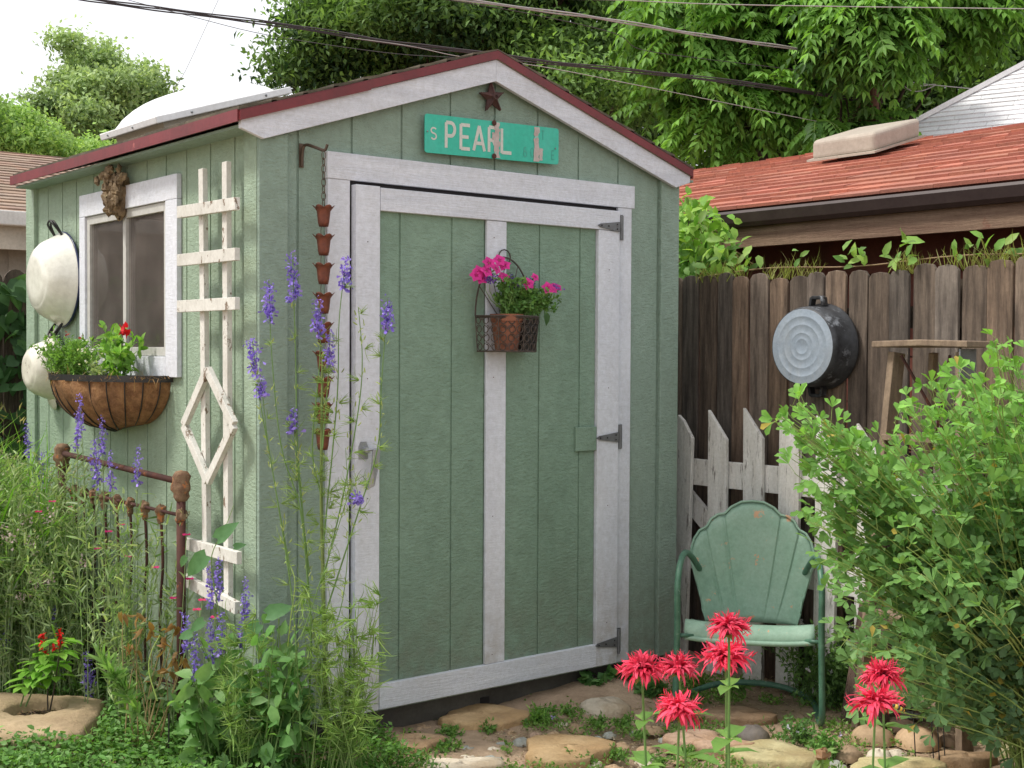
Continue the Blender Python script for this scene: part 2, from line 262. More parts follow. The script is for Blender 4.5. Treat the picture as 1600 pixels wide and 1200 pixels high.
class Leaves:
    def __init__(s): s.b = []
    def add(s, tpl, pos, d, up, L, Wd, col):
        pos = np.atleast_2d(pos); n = len(pos); d = nrm(np.broadcast_to(np.atleast_2d(d), (n, 3)).astype(float)); up = np.broadcast_to(np.atleast_2d(up), (n, 3)).astype(float)
        S = nrm(np.cross(up, d)+1e-6); Nn = np.cross(d, S)
        T, Fc = TPL[tpl]; T = np.array(T); L = np.broadcast_to(L, n); Wd = np.broadcast_to(Wd, n); col = np.broadcast_to(np.atleast_2d(col), (n, 3))
        V = pos[:, None]+(L[:, None, None]*(T[None, :, 0:1]*d[:, None]+T[None, :, 2:3]*Nn[:, None]))+Wd[:, None, None]*T[None, :, 1:2]*S[:, None]
        s.b.append((V, Fc, np.repeat(col[:, None], len(T), 1))); return s
    def build(s, name, m, parent=None, loc=None, label=None):
        off = rootloc(parent) if parent is not None else (np.array(loc, float) if loc is not None else np.zeros(3))
        Vs = []; cs = []; lv = []; ls = []; base = 0
        for V, Fc, c in s.b:
            n, k = V.shape[:2]; Vs.append(V.reshape(-1, 3)); cs.append(c.reshape(-1, 3))
            for sz in (3, 4):
                fs = np.array([q for q in Fc if len(q) == sz])
                if len(fs) == 0: continue
                idx = (fs[None]+(np.arange(n)*k)[:, None, None]+base).reshape(-1, sz); lv.append(idx.ravel()); ls.append(np.full(len(idx), sz))
            base += n*k
        V = np.concatenate(Vs)-off; c = np.ones((len(V), 4)); c[:, :3] = np.concatenate(cs); lv = np.concatenate(lv); ls = np.concatenate(ls)
        me = bpy.data.meshes.new(name); me.vertices.add(len(V)); me.vertices.foreach_set('co', V.ravel())
        me.loops.add(len(lv)); me.loops.foreach_set('vertex_index', lv.astype(np.int32)); me.polygons.add(len(ls))
        me.polygons.foreach_set('loop_start', np.concatenate([[0], np.cumsum(ls)[:-1]]).astype(np.int32))
        me.update(calc_edges=True); me.validate()
        a = me.color_attributes.new('Col', 'FLOAT_COLOR', 'POINT'); a.data.foreach_set('color', c.ravel())
        me.materials.append(m); o = bpy.data.objects.new(name, me); COL.objects.link(o)
        if parent is not None: o.parent = parent
        elif loc is not None: o.location = tuple(off)
        if label: o['label'] = label
        return o
def rdir(n, up=0.): v = rng.normal(size=(n, 3)); v[:, 2] += up; return nrm(v)
def cvar(n, a, b, br=.2):
    t = rng.random((n, 1)); c = np.array(a)*(1-t)+np.array(b)*t; return np.clip(c*(1+rng.normal(size=(n, 1))*br), .003, 1)
def stemline(pts, r, mb, col=(.1, .2, .05), r1=None, k=5): mb.tube(pts, r, k, r1 if r1 is not None else r*.5, col)


# ================================================================== THE SHED
W, LD, ZE = 2.07, 2.31, 2.646
def zr(x): return ZE-.326*abs(x-1.01)          # top of the roof over the gable
shed = thing('garden_shed', 'sage green wooden garden shed with white trim and maroon roof edge', 'shed')
mb = MB(); gx = [0, .145, .369, .589, .816, 1.035, 1.258, 1.482, 1.711, 1.956, W]
for i in range(len(gx)-1):
    a, b = gx[i]+(.0048 if i else 0), gx[i+1]-.0048; xs = [a]+([1.01] if a < 1.01 < b else [])+[b]
    top = [(x, 0, zr(x)-.045) for x in xs]
    mb.prism([(a, 0, .10)]+top+[(b, 0, .10)], (0, .018, 0))
mb.prism([(.004, .0055, .10), (.004, .0055, zr(0)-.06), (1.01, .0055, zr(1.01)-.06), (W-.004, .0055, zr(W)-.06), (W-.004, .0055, .10)], (0, .02, 0))
mb.build('front_wall', M['green'], shed)
mb = MB(); mb.box((-.016, -.018, .10), (.097, .0, 2.21)); mb.box((1.962, -.018, .10), (W+.004, .0, 2.21)); mb.each('corner_board', M['green'], shed, bevel=.003)
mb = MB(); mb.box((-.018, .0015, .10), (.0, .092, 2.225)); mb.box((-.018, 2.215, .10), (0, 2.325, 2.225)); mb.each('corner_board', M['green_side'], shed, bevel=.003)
gy = [.001, .194, .387, .588, .74, .772, .953, 1.152, 1.335, 1.513, 1.56, 1.716, 1.888, 2.07, 2.2, LD]
mb = MB()
for i in range(len(gy)-1):
    soft = (.74, 1.56)
    a = gy[i]+(0 if gy[i] in soft or i == 0 else .0045); b = gy[i+1]-(0 if gy[i+1] in soft else .0045)
    if a >= .74-1e-6 and b <= 1.56+1e-6:
        mb.box((0, a, .10), (.018, b, 1.43)); mb.box((0, a, 2.03), (.018, b, 2.235))
    else: mb.box((0, a, .10), (.018, b, 2.235))
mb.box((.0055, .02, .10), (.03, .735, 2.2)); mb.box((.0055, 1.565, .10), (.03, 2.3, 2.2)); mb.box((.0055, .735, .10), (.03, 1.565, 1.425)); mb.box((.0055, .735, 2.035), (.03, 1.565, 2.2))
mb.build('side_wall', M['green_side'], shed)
mb = MB()
for i in range(11): mb.box((W-.018, i*.21+.003, .10), (W, (i+1)*.21-.003, 2.2))
mb.build('side_wall', M['green'], shed)
mb = MB(); mb.prism([(0, LD-.018, .10), (0, LD-.018, zr(0)-.06), (1.01, LD-.018, zr(1.01)-.06), (W, LD-.018, zr(W)-.06), (W, LD-.018, .10)], (0, .018, 0)); mb.build('rear_wall', M['green'], shed)
mb = MB(); mb.box((.04, .04, .10), (W-.04, LD-.04, .12)); mb.box((1.3, .06, .12), (1.32, 2.2, 2.1)); mb.box((.2, 1.95, .12), (1.3, 1.99, 2.0))
for i in range(4): mb.box((.95, 1.2, .8+i*.3), (1.28, 1.94, .83+i*.3)); mb.box((1.0, 1.3+.1*i, .83+i*.3), (1.2, 1.5+.1*i, 1.0+i*.3))
mb.build('interior', M['interior'], shed)
f0 = MB(); f0.box((.03, .03, -.1), (W-.03, LD-.03, .098)); fo = f0.build('foundation', M['skid'], shed)
mb = MB()
for px, py in ((757, 1090), (946, 1054)):
    q = onY(.03, px, py); mb.box((q[0]-.022, .026, .035), (q[0]+.022, .0295, .062))
mb.each('vent_hole', M['gap'], fo)
# roof
y0, y1 = -.045, 2.262
rf = MB()
for s in (-1, 1):
    e = 1.01+s*1.115; n = 9
    rf.prism([(1.01, y0, ZE-.012), (e, y0, zr(e)-.012), (e, y0, zr(e)-.045), (1.01, y0, ZE-.045)], (0, y1-y0, 0))
roof = rf.build('roof', M['cream'], shed)
sh = MB()
for s in (-1, 1):
    n = 9; ang = math.atan(.325)
    for r in range(n):
        yy = y0-.008+rng.random()*.1
        ys = [y0-.008]
        while ys[-1] < y1-.1: ys.append(min(ys[-1]+.16+rng.random()*.06, y1))
        for j in range(len(ys)-1):
            d0 = 1.122-r*1.122/n; d1 = max(d0-1.122/n-.02, .0); t = .007+rng.random()*.004; cc = .75+rng.random()*.5
            a = ys[j]+.001; b = ys[j+1]-.001
            z0 = ZE-.326*d0-.0115; z1 = ZE-.326*d1-.0115
            sh.prism([(1.01+s*d0, a, z0), (1.01+s*d0, a, z0+t+.003), (1.01+s*d1, a, z1+.0035), (1.01+s*d1, a, z1)], (0, b-a, 0), (cc,)*3)
sh.build('shingles', M['shingle_dark'], roof, color=True)
mb = MB()
for s in (-1, 1):   # maroon drip edge: rakes and eaves
    e = 1.01+s*1.118
    mb.prism([(1.01, y0-.006, ZE-.013), (e, y0-.006, zr(e)-.013), (e, y0-.006, zr(e)-.046), (1.01, y0-.006, ZE-.046)], (0, .0055, 0))
    mb.box((min(e, e+s*.006), y0, zr(e)-.052), (max(e, e+s*.006), y1, zr(e)-.010))
mb.prism([(.42, y0-.0095, zr(.42)-.017), (-.108, y0-.0095, zr(-.108)-.017), (-.108, y0-.0095, zr(-.108)-.049), (.42, y0-.0095, zr(.42)-.051)], (0, .003, 0))
mb.build('drip_edge', M['drip'], shed)
for s in (-1, 1):   # white barge boards
    mb = MB(); e = 1.01+s*1.108; k = 1.01+s*1.02
    mb.prism([(1.01, y0+.004, ZE-.047), (e, y0+.004, zr(e)-.047), (e+0*s, y0+.004, zr(e)-.075), (k, y0+.004, zr(k)-.132), (1.01, y0+.004, ZE-.132)], (0, .02, 0)); mb.build('barge_board', M['white_h'], shed, bevel=.002)
mb = MB(); mb.box((-.09, -.02, 2.216), (0, 2.25, 2.226)); mb.box((W, -.02, 2.216), (W+.09, 2.25, 2.226)); mb.each('soffit', M['green'], shed)
# skylight on the left slope
sk0 = onX(.1, 250, 184); ysk = sk0[1]; ysk1 = onX(.1, 162, 209)[1]; xsk1 = onY(ysk, 461, 134)[0]
hh = sk0[2]-zr(.1); nn = np.array([-.325, 0, 1])/math.hypot(1, .325); up = np.array([1, 0, .325])/math.hypot(1, .325)
def skp(a, b, h): return np.array([.1, ysk, zr(.1)])+up*a+np.array([0, 1, 0])*b+nn*h
La = (xsk1-.1)*math.hypot(1, .325); Lb = ysk1-ysk; hh = max(hh*.95, .07)
def skbox(mb, a0, a1, b0, b1, h0, h1): mb.prism([skp(a0, b0, h0), skp(a1, b0, h0), skp(a1, b1, h0), skp(a0, b1, h0)], nn*(h1-h0))
mb = MB(); skbox(mb, .05, La-.05, .05, Lb-.05, -.03, hh-.03); sky_ = mb.build('skylight', M['curb'], shed)
mb = MB(); skbox(mb, 0, La, 0, Lb, hh-.03, hh); mb.build('flange', M['dome'], sky_, bevel=.004)
mb = MB(); nu = 16
for i in range(nu+1):
    for j in range(nu+1):
        u, v = i/nu*2-1, j/nu*2-1; h = ((1-abs(u)**3.0)*(1-abs(v)**3.0))**.6
        mb.V.append(tuple(skp(La/2+u*(La/2-.04), Lb/2+v*(Lb/2-.04), hh-.002+.095*h))); mb.C.append((1, 1, 1))
mb.F = [(i*(nu+1)+j, (i+1)*(nu+1)+j, (i+1)*(nu+1)+j+1, i*(nu+1)+j+1) for i in range(nu) for j in range(nu)]
mb.build('dome', M['dome'], sky_, smooth=True)
mb = MB()
for a, b in ((.25*La, 0), (.8*La, 0), (0, .4*Lb), (0, .85*Lb)): mb.blob(skp(a, b, hh-.015), .006, 1, 0)
mb.each('screw', M['galv'], sky_)
# window
win = MB()
for a, b in (((-.022, .63, 2.034), (-.001, 1.628, 2.13)), ((-.022, .63, 1.345), (-.001, .735, 2.033)), ((-.022, 1.565, 1.345), (-.001, 1.628, 2.033)), ((-.022, .736, 1.345), (-.001, 1.564, 1.425))): win.box(a, b)
win = win.build('window', M['white'], shed, bevel=.002)
mb = MB(); X0, X1 = -.012, .016
mb.box((X0, .7365, 1.427), (X1, .7685, 2.032)); mb.box((X0, 1.532, 1.427), (X1, 1.5635, 2.032)); mb.box((X0, .769, 1.427), (X1, 1.5315, 1.462)); mb.box((X0, .769, 1.997), (X1, 1.5315, 2.032)); mb.box((X0-.002, 1.135, 1.4625), (X1, 1.165, 1.9965))
mb.box((.012, .952, 1.4625), (.016, .957, 1.9965)); mb.box((.012, 1.335, 1.4625), (.016, 1.340, 1.9965))
mb.each('sash', M['sash'], win, bevel=.0015)
for a, b in ((.769, 1.134), (1.166, 1.531)):
    mb = MB(); mb.box((.007, a, 1.4625), (.011, b, 1.9965)); mb.build('pane', M['glass'], win)
def pane_veil():  # added half-clear sheet that gives the panes a dull reflected tone
    m, nt, out = newmat('pane_tone_veil'); a = N(nt, 'ShaderNodeBsdfTransparent'); d = N(nt, 'ShaderNodeBsdfDiffuse'); tc = N(nt, 'ShaderNodeTexCoord').outputs['Object']
    nt.links.new(mixc(nt, ramp(nt, noise(nt, tc, 5, 5), .35, .65), (.13, .115, .105), (.20, .175, .16)), d.inputs[0]); mx = N(nt, 'ShaderNodeMixShader'); mx.inputs[0].default_value = .46
    nt.links.new(a.outputs[0], mx.inputs[1]); nt.links.new(d.outputs[0], mx.inputs[2]); nt.links.new(mx.outputs[0], out.inputs[0]); return m
M['pane_veil'] = pane_veil()
for a, b in ((.7692, 1.1345), (1.1655, 1.5312)):
    mb = MB(); mb.add([(-.001, a, 1.4625), (-.001, b, 1.4625), (-.001, b, 1.9965), (-.001, a, 1.9965)], [(0, 1, 2, 3)]); mb.build('pane_veil', M['pane_veil'], win)
mb = MB()
for i in range(26):
    y = .76+i*.031; mb.box((.032+.009*math.sin(i*1.9), y, 1.44), (.040+.009*math.sin(i*1.9), y+.03, 2.05))
M['pane_backing'] = surf('pale_pane_backing', (.70, .63, .58), (.5, .45, .41), 4, (1, 3, .2), rough=.9, bump=.2)  # added pale sheet behind the glass to lighten the panes
mb.build('pane_backing', M['pane_backing'], win)
# door frame and door
mb = MB(); Yf = -.022
mb.box((.257, Yf, .112), (.350, -.001, 2.071)); mb.box((1.695, Yf, .112), (1.775, -.001, 2.071)); fr = mb.each('door_frame', M['white'], shed, bevel=.002)[0]
mb = MB(); mb.box((.253, Yf-.003, 2.0715), (1.790, -.001, 2.168)); mb.build('header', M['white_h'], fr, bevel=.002)
mb = MB(); mb.box((.3505, -.010, .115), (1.6945, -.002, 2.071)); mb.build('door_gap_shade', M['gap'], fr)  # black sheet painting the shade between door and frame
door = MB(); gd = [.465, .562, .803, .966, 1.064, 1.246, 1.467, 1.56]
for i in range(len(gd)-1):
    door.box((gd[i]+.0042, -.030, .2), (gd[i+1]-.0042, -.016, 1.985))
door.box((.44, -.0255, .19), (1.6, -.0165+.004, 1.99)); door = door.build('door', M['door_green'], shed)
mb = MB(); mb.box((.360, -.047, .118), (.4645, -.0125, 2.056)); mb.build('stile', M['white'], door, bevel=.002)
mb = MB(); mb.box((1.560, -.046, .118), (1.682, -.0125, 1.966)); mb.build('stile', M['white'], door, bevel=.002)
mb = MB(); mb.box((.9655, -.044, .214), (1.0645, -.0305, 1.966)); mb.build('batten', M['white'], door, bevel=.002)
mb = MB(); mb.box((.466, -.048, 1.9675), (1.682, -.0125, 2.052)); mb.build('rail', M['white_h'], door, bevel=.002)
mb = MB(); mb.box((.466, -.049, .119), (1.5590, -.0125, .213)); mb.build('rail', M['white_h'], door, bevel=.002)
mb = MB(); q0 = onY(-.05, 902, 668); q1 = onY(-.05, 931, 704); mb.box((q0[0], -.043, q1[2]), (1.5585, -.0305, q0[2])); mb.build('block', M['door_green'], door, bevel=.002)
for k, (px, py) in enumerate(((971, 355), (965, 683), (958, 1004))):
    q = onY(-.05, px, py); mb = MB(); z = q[2]; x = 1.690
    mb.prism([(x-.012, -.053, z+.022), (x-.012, -.053, z-.022), (x-.125, -.053, z-.008), (x-.14, -.053, z), (x-.125, -.053, z+.008)], (0, .0035, 0))
    mb.box((x+.006, -.027, z-.052), (x+.032, -.0235, z+.052)); mb.tube([(x-.002, -.05, z-.052), (x-.002, -.05, z+.052)], .006, 8)
    h = mb.build('hinge', M['hingem'], door)
    mb = MB()
    for a, b, c in ((.02, -.029, .04), (.02, -.029, .0), (.02, -.029, -.04), (-.03, -.055, .01), (-.03, -.055, -.01), (-.08, -.055, 0), (-.12, -.055, 0)): mb.blob((x+a, b, z+c), .0032, 1, 0, 6, 4)
    mb.each('screw', M['gap'], h)
q = onY(-.05, 568, 703); mb = MB(); x, z = q[0], q[2]
mb.prism([(x-.02, -.05, z-.034), (x+.02, -.05, z-.034), (x+.02, -.05, z+.012), (x+.012, -.05, z+.03), (x-.012, -.05, z+.03), (x-.02, -.05, z+.012)], (0, .0025, 0))
mb.lathe([(0, .03), (.011, .028), (.013, .0)], (x, -.05, z), (0, -1, 0), 12)
mb.tube([(x, -.072, z+.002), (x+.028, -.088, z+.002)], .006, 6)
hd = mb.build('handle', M['handle'], door)
mb = MB(); mb.prism([(x+.012, -.088, z+.004), (x+.044, -.088, z+.012), (x+.034, -.09, z-.06), (x+.020, -.084, z-.13), (x-.002, -.076, z-.142), (x+.008, -.086, z-.06)], (0, -.012, 0)); mb.build('lever', M['handle'], hd, bevel=.003)
mb = MB()
for dx in (-.012, .02): mb.blob((x+dx, -.0475, z-.18), .0022, 1, 0, 6, 4)
for k in range(4): mb.blob((1.0, -.0455, 1.9-k*.55), .002, 1, 0, 6, 4); mb.blob((1.62, -.0475, 1.8-k*.5), .002, 1, 0, 6, 4); mb.blob((.41, -.0485, 1.85-k*.5), .002, 1, 0, 6, 4)
mb.each('nail', M['rust'], door)
# ------------------------------------------------------------------ star, street sign
q = onY(-.03, 771, 152); t = thing('star_ornament', 'small dark rusty iron star at the shed gable peak', 'ornament', (q[0], -.03, q[2]))
mb = MB(); ctr = q+np.array([0, -.014, 0]); pts = []
for i in range(10):
    a = PI/2+i*PI/5+.12; r = .064 if i % 2 == 0 else .027; pts.append(np.array([q[0]+r*math.cos(a), -.022, q[2]+r*math.sin(a)]))
for i in range(10): mb.add([ctr, pts[i], pts[(i+1) % 10]], [(0, 1, 2)])
mb.prism(pts, (0, .008, 0)); mb.build('star', M['star'], t)
mb = MB()
for i in range(5):
    a = PI/2+i*2*PI/5+.12; mb.bar(ctr, (q[0]+.06*math.cos(a), -.024, q[2]+.06*math.sin(a)), .005, .005, (0, 1, 0))
mb.lathe([(.011, 0), (.014, .004), (.011, .009), (.007, .009), (.006, 0)], ctr+np.array([0, .004, 0]), (0, -1, 0), 14); mb.build('boss', M['star'], t)
A, B, D_ = onY(-.03, 664, 177), onY(-.03, 873, 201), onY(-.03, 664, 238)
t = thing('street_sign', 'faded teal street sign reading S PEARL over the shed door', 'sign', A)
sw, shh = B[0]-A[0], (A[2]-D_[2]); dz = (onY(-.03, 872, 201)[2]-A[2])
def sg(u, v, y=0.): return np.array([A[0]+u, -.03-y, A[2]-v+dz*u/sw])
pl = [];
for cx, cy, a0 in ((.012, .012, 180), (sw-.012, .012, 90), (sw-.012, shh-.012, 0), (.012, shh-.012, -90)):
    for k in range(5): a = math.radians(a0-k*22.5); pl.append(sg(cx+.012*math.cos(a), cy-.012*math.sin(a)))
mb = MB(); mb.prism(pl, (0, .004, 0)); mb.build('sign_plate', M['signgreen'], t)
def ribbon(mb, P, w, y, closed=False):
    P = np.array(P, float); n = len(P); T = np.gradient(P, axis=0); T /= np.linalg.norm(T, axis=1)[:, None]+1e-9; Nn = np.stack([-T[:, 1], T[:, 0]], 1)
    V = [];
    for i in range(n):
        for s in (-1, 1): V.append(sg(*(P[i]+Nn[i]*w/2*s), y))
    mb.add(V, [(2*i, 2*i+1, 2*i+3, 2*i+2) for i in range(n-1)])
def glyph(mb, ch, u, v, w, h, t, y=.0008):
    e = t/2
    def s(pts, k=0): ribbon(mb, [(u+a*w, v+(1-b)*h) for a, b in pts], t, y+k*.0002)
    arc = lambda cx, cy, rx, ry, a0, a1, n=12: [(cx+rx*math.cos(math.radians(a0+(a1-a0)*i/n)), cy+ry*math.sin(math.radians(a0+(a1-a0)*i/n))) for i in range(n+1)]
    if ch in 'PR': s([(.0, 0), (.0, 1)]); s([(.0, 1), (.5, 1)]+arc(.5, .74, .45, .26, 85, -85)+[(.0, .48)], 1)
    if ch == 'R': s([(.45, .48), (1, 0)], 2)
    if ch == 'E': s([(0, 0), (0, 1)]); s([(0, .97), (1, .97)], 1); s([(0, .5), (.85, .5)], 2); s([(0, .03), (1, .03)], 3)
    if ch == 'A': s([(0, 0), (.5, 1)]); s([(.5, 1), (1, 0)], 1); s([(.18, .3), (.82, .3)], 2)
    if ch == 'L': s([(0, 0), (0, 1)]); s([(0, .03), (1, .03)], 1)
    if ch == 'T': s([(.5, 0), (.5, 1)]); s([(0, .97), (1, .97)], 1)
    if ch == 'S': s(arc(.5, .75, .45, .23, 30, 270)+arc(.5, .25, .45, .25, 90, -150)[1:])
    if ch == '0': s(arc(.5, .5, .45, .48, 0, 360, 20))
    if ch == '6': s(arc(.5, .3, .45, .28, 0, 360, 16)); s([(.08, .35)]+arc(.55, .6, .45, .38, 170, 60), 1)
mb = MB(); k = sw/208.
def su(px): return onY(-.03, px, 210)[0]-A[0]
for ch, x0, x1 in (('P', 697, 711), ('E', 720, 734), ('A', 740, 757), ('R', 764, 778), ('L', 784, 799)): mb = MB(); glyph(mb, ch, su(x0), shh*.17, su(x1)-su(x0), shh*.66, .0135); mb.build('letter', M['letter'], t)
mb = MB(); glyph(mb, 'S', su(673), shh*.34, su(682)-su(673), shh*.30, .0062); mb.build('letter', M['letter'], t)
mb = MB(); glyph(mb, 'T', su(846), shh*.10, .014, shh*.26, .004); mb.build('letter', M['ghost'], t, label='faded small letter of the sign')
mb = MB(); glyph(mb, 'S', su(836), shh*.10, .012, shh*.26, .004); mb.build('letter', M['ghost'], t, label='faded small letter of the sign')
mb = MB(); glyph(mb, '6', su(818), shh*.60, .018, shh*.27, .0042); mb.build('letter', M['ghost'], t, label='faded small letter of the sign')
mb = MB(); glyph(mb, '0', su(829), shh*.60, .018, shh*.27, .0042); mb.build('letter', M['ghost'], t, label='faded small letter of the sign')
mb = MB(); glyph(mb, '0', su(841), shh*.60, .018, shh*.27, .0042); mb.build('letter', M['ghost'], t, label='faded small letter of the sign')
mb = MB(); glyph(mb, 'E', su(862), shh*.62, .014, shh*.26, .004); mb.build('letter', M['ghost'], t, label='faded small letter of the sign')
mb = MB(); rs = random.Random(3)
def wear(cx, w, v0, v1, y=.0020):
    L = []; Rr = []
    for i in range(15):
        v = v0+(v1-v0)*i/14; L.append(sg(cx-w*(.25+.3*rs.random()), v, y)); Rr.append(sg(cx+w*(.25+.35*rs.random()), v, y))
    mb.add(L+Rr, [(i, i+1, 15+i+1, 15+i) for i in range(14)])
wear(su(776), .032, .003, shh-.004); wear(su(838), .030, .004, shh-.004); wear(su(770), .012, shh*.3, shh*.5, .0024); wear(su(845), .02, shh*.6, shh-.01, .0024); mb.each('worn_patch', M['signwear'], t)
for px, py in ((772, 192), (772, 244)):
    q = onY(-.034, px, py); mb = MB(); mb.lathe([(0, .004), (.006, .004), (.006, .003), (.011, .002), (.011, 0)], q+np.array([0, .0, 0]), (0, -1, 0), 10); mb.build('bolt', M['rust'], t)
mb = MB()
for px, py in ((668, 205), (868, 232)): mb.blob(onY(-.034, px, py), .0035, 1, 0, 6, 4)
mb.each('screw', M['galv'], t)
# ------------------------------------------------------------------ rain chain
q = onY(0, 470, 240); qe = onY(-.115, 507, 232)
t = thing('rain_chain', 'copper cup rain chain hanging from a bracket beside the door', 'rain chain', (qe[0], -.115, qe[2]))
mb = MB(); mb.box((q[0]-.009, -.005, q[2]-.05), (q[0]+.009, -.001, q[2]+.035)); mb.tube(catmull([(q[0], -.008, q[2]-.045), (q[0], -.014, q[2]+.01), (q[0]+.004, -.03, q[2]+.028), (qe[0]-.02, -.09, qe[2]+.004), (qe[0], -.115, qe[2]-.006), (qe[0]+.006, -.125, qe[2]+.014)]), .0055, 6); mb.build('bracket', M['chain'], t)
xc, yc = qe[0]-.003, -.115
def zc(py): return onY(-.115, 504, py)[2]
mb = MB(); zs = np.linspace(qe[2]-.012, zc(322), 9)
def link(mb, a, b, w, flip, r=.0016):
    m = (a+b)/2; h = abs(a-b)/2+.003; P = [(xc+(w*math.cos(u) if not flip else 0), yc+(w*math.cos(u) if flip else 0), m+h*math.sin(u)) for u in np.linspace(0, 2*PI, 13)]
    mb.tube(P, r, 4, cap=False)
for i in range(8): link(mb, zs[i], zs[i+1], .008, i % 2)
cups = [338, 383, 428, 474, 520, 565, 605, 646, 687]
for i in range(8): link(mb, zc(cups[i]+13)+.004, zc(cups[i+1]-14)-.01, .011, 0, .0014)
mb.build('chain_link', M['chain'], t)
mb = MB(); zq = 0; K = 24; prof = [(.004, -.036), (.016, -.036), (.0195, -.02), (.0215, .0), (.0235, .018), (.027, .028), (.034, .034)]
V = []
for i, (r, h) in enumerate(prof):
    for j in range(K):
        a = 2*PI*j/K; lob = abs(math.sin(a*3)); rr = r*(1+(.16*lob if i > 4 else .03*lob)); V.append((rr*math.cos(a), rr*math.sin(a), h+(.010*lob-.006 if i == 6 else 0)))
cupV = np.array(V); cupF = [(i*K+j, i*K+(j+1) % K, (i+1)*K+(j+1) % K, (i+1)*K+j) for i in range(6) for j in range(K)]
proto = None
for i, py in enumerate(cups):
    z = zc(py)
    if proto is None:
        proto = obj('cup', cupV+np.array([xc, yc, z]), cupF, M['copper'], t, smooth=True); so = proto.modifiers.new('s', 'SOLIDIFY'); so.thickness = .002; zq = z
    else:
        c = proto.copy(); COL.objects.link(c); c.parent = t; c.location = (rs.uniform(-.002, .002), 0, z-zq); 
# ------------------------------------------------------------------ trellis
t = thing('trellis', 'peeling cream wooden trellis with a diamond on the shed side wall', 'trellis', onX(-.05, 325, 900))
XT = -.055
def tb(name, a, b, w, x0=XT, th=.02):
    a = onX(x0, *a); b = onX(x0, *b); mb = MB(); mb.bar(a, b, w, th, (1, 0, 0)); return mb.build(name, M['offwhite'], t, bevel=.0015)
tb('upright', (317, 264), (324, 938), .036); tb('upright', (354, 253), (357, 935), .036)
for a, b in (((280, 332), (371, 318)), ((280, 407), (371, 397)), ((280, 479), (371, 474)), ((279, 845), (374, 872)), ((279, 900), (371, 950))): tb('rung', a, b, .044, XT-.0215)
dm = [(325, 578), (366, 664), (325, 752), (288, 664)]
for i in range(4): tb('diamond_slat', dm[i], dm[(i+1) % 4], .034, XT-.0215-.0006*i)
# ------------------------------------------------------------------ enamel basins
def basin(name, label, y, z, r, rb, dep, m, sq=1.0, loops=True, grp=None):
    t = thing(name, label, 'basin', (0, y, z)); k = 40
    mb = MB(); mb.lathe([(rb*.0, dep), (rb*.55, dep+.001), (rb*.8, dep), (rb*.86, dep-.006), (rb*.93, dep-.008), (rb*1.0, dep-.012), (rb+(r-rb)*.35, dep*.72), (rb+(r-rb)*.7, dep*.36), (r*.965, .02), (r, .012), (r, .006)], (-.012, y, z), (-1, 0, 0), k, sq=(1, sq)); mb.build('bowl', m, t, smooth=True)
    mb = MB(); P = [(-.02, y+r*math.sin(a)*1, z+r*sq*math.cos(a)) for a in np.linspace(0, 2*PI, 49)]; mb.tube([( -.018, p[1], p[2]) for p in P], .0055, 6, cap=False); mb.build('rim', M['navy'], t, smooth=True)
    for s in (1, -1):
        mb = MB(); h = .05 if loops else .04
        if loops:
            for dd in (0, .012): mb.tube(catmull([(-.03, y-.045, z+s*(r*sq-.02)), (-.055-dd, y-.035, z+s*(r*sq+h*.6)), (-.06-dd, y, z+s*(r*sq+h)), (-.055-dd, y+.035, z+s*(r*sq+h*.6)), (-.03, y+.045, z+s*(r*sq-.02))]), .005, 6)
            mb.build('handle', M['blackm'], t, smooth=True)
        else:
            mb.lathe([(.0, .012), (.03, .010), (.042, .004), (.045, 0)], (-.028, y, z+s*(r*sq-.004)), (-1, 0, s*.3), 16); mb.build('handle', m, t, smooth=True)
    return t
b0 = onX(-.02, 96, 437); basin('enamel_basin', 'larger white enamel basin with navy rim hung high on the side wall', b0[1], b0[2], .215, .140, .13, M['enamel'])
mb = MB();
b1 = onX(-.02, 84, 577); basin('enamel_basin', 'smaller chipped cream enamel basin below the larger one', b1[1], b1[2], .150, .095, .13, M['enamel_old'], loops=False)
# ------------------------------------------------------------------ hay-rack planter under the window
yc_, zt = 1.18, onX(-.02, 265, 592)[2]; hy, dx_, dz_ = .475, .25, .215
t = thing('hanging_planter', 'half round coconut fibre planter on the wall under the window', 'planter', (0, yc_, zt))
mb = MB(); K = 90; Rr = 9; V = []
for i in range(Rr+1):
    s = i/Rr; w = math.cos(s*PI/2)**.42 if s < 1 else .0; 
    for j in range(K+1):
        a = PI*j/K; w2 = max(w, .12); bul = 1+.05*abs(math.sin(a*11))+.03*math.sin(a*5+s*5)
        V.append((-.006-dx_*w2*math.sin(a)*bul, yc_-hy*(w2*.55+.45*(w**.5))*math.cos(a)*.97, zt-.012-dz_*s*(.9+.1*math.sin(a))))
mb.add(V, [(i*(K+1)+j, i*(K+1)+j+1, (i+1)*(K+1)+j+1, (i+1)*(K+1)+j) for i in range(Rr) for j in range(K)]); mb.build('liner', M['coir'], t, smooth=True)
mb = MB(); R1 = [(-.008-(dx_+.012)*math.sin(a), yc_-(hy+.006)*math.cos(a)) for a in np.linspace(0, PI, 33)]
for i in range(32):
    (xa, ya), (xb, yb) = R1[i], R1[i+1]; mb.prism([(xa, ya, zt-.014), (xb, yb, zt-.014), (xb, yb, zt+.012), (xa, ya, zt+.012)], (.003, 0, 0))
mb.build('rim_band', M['blackm'], t)
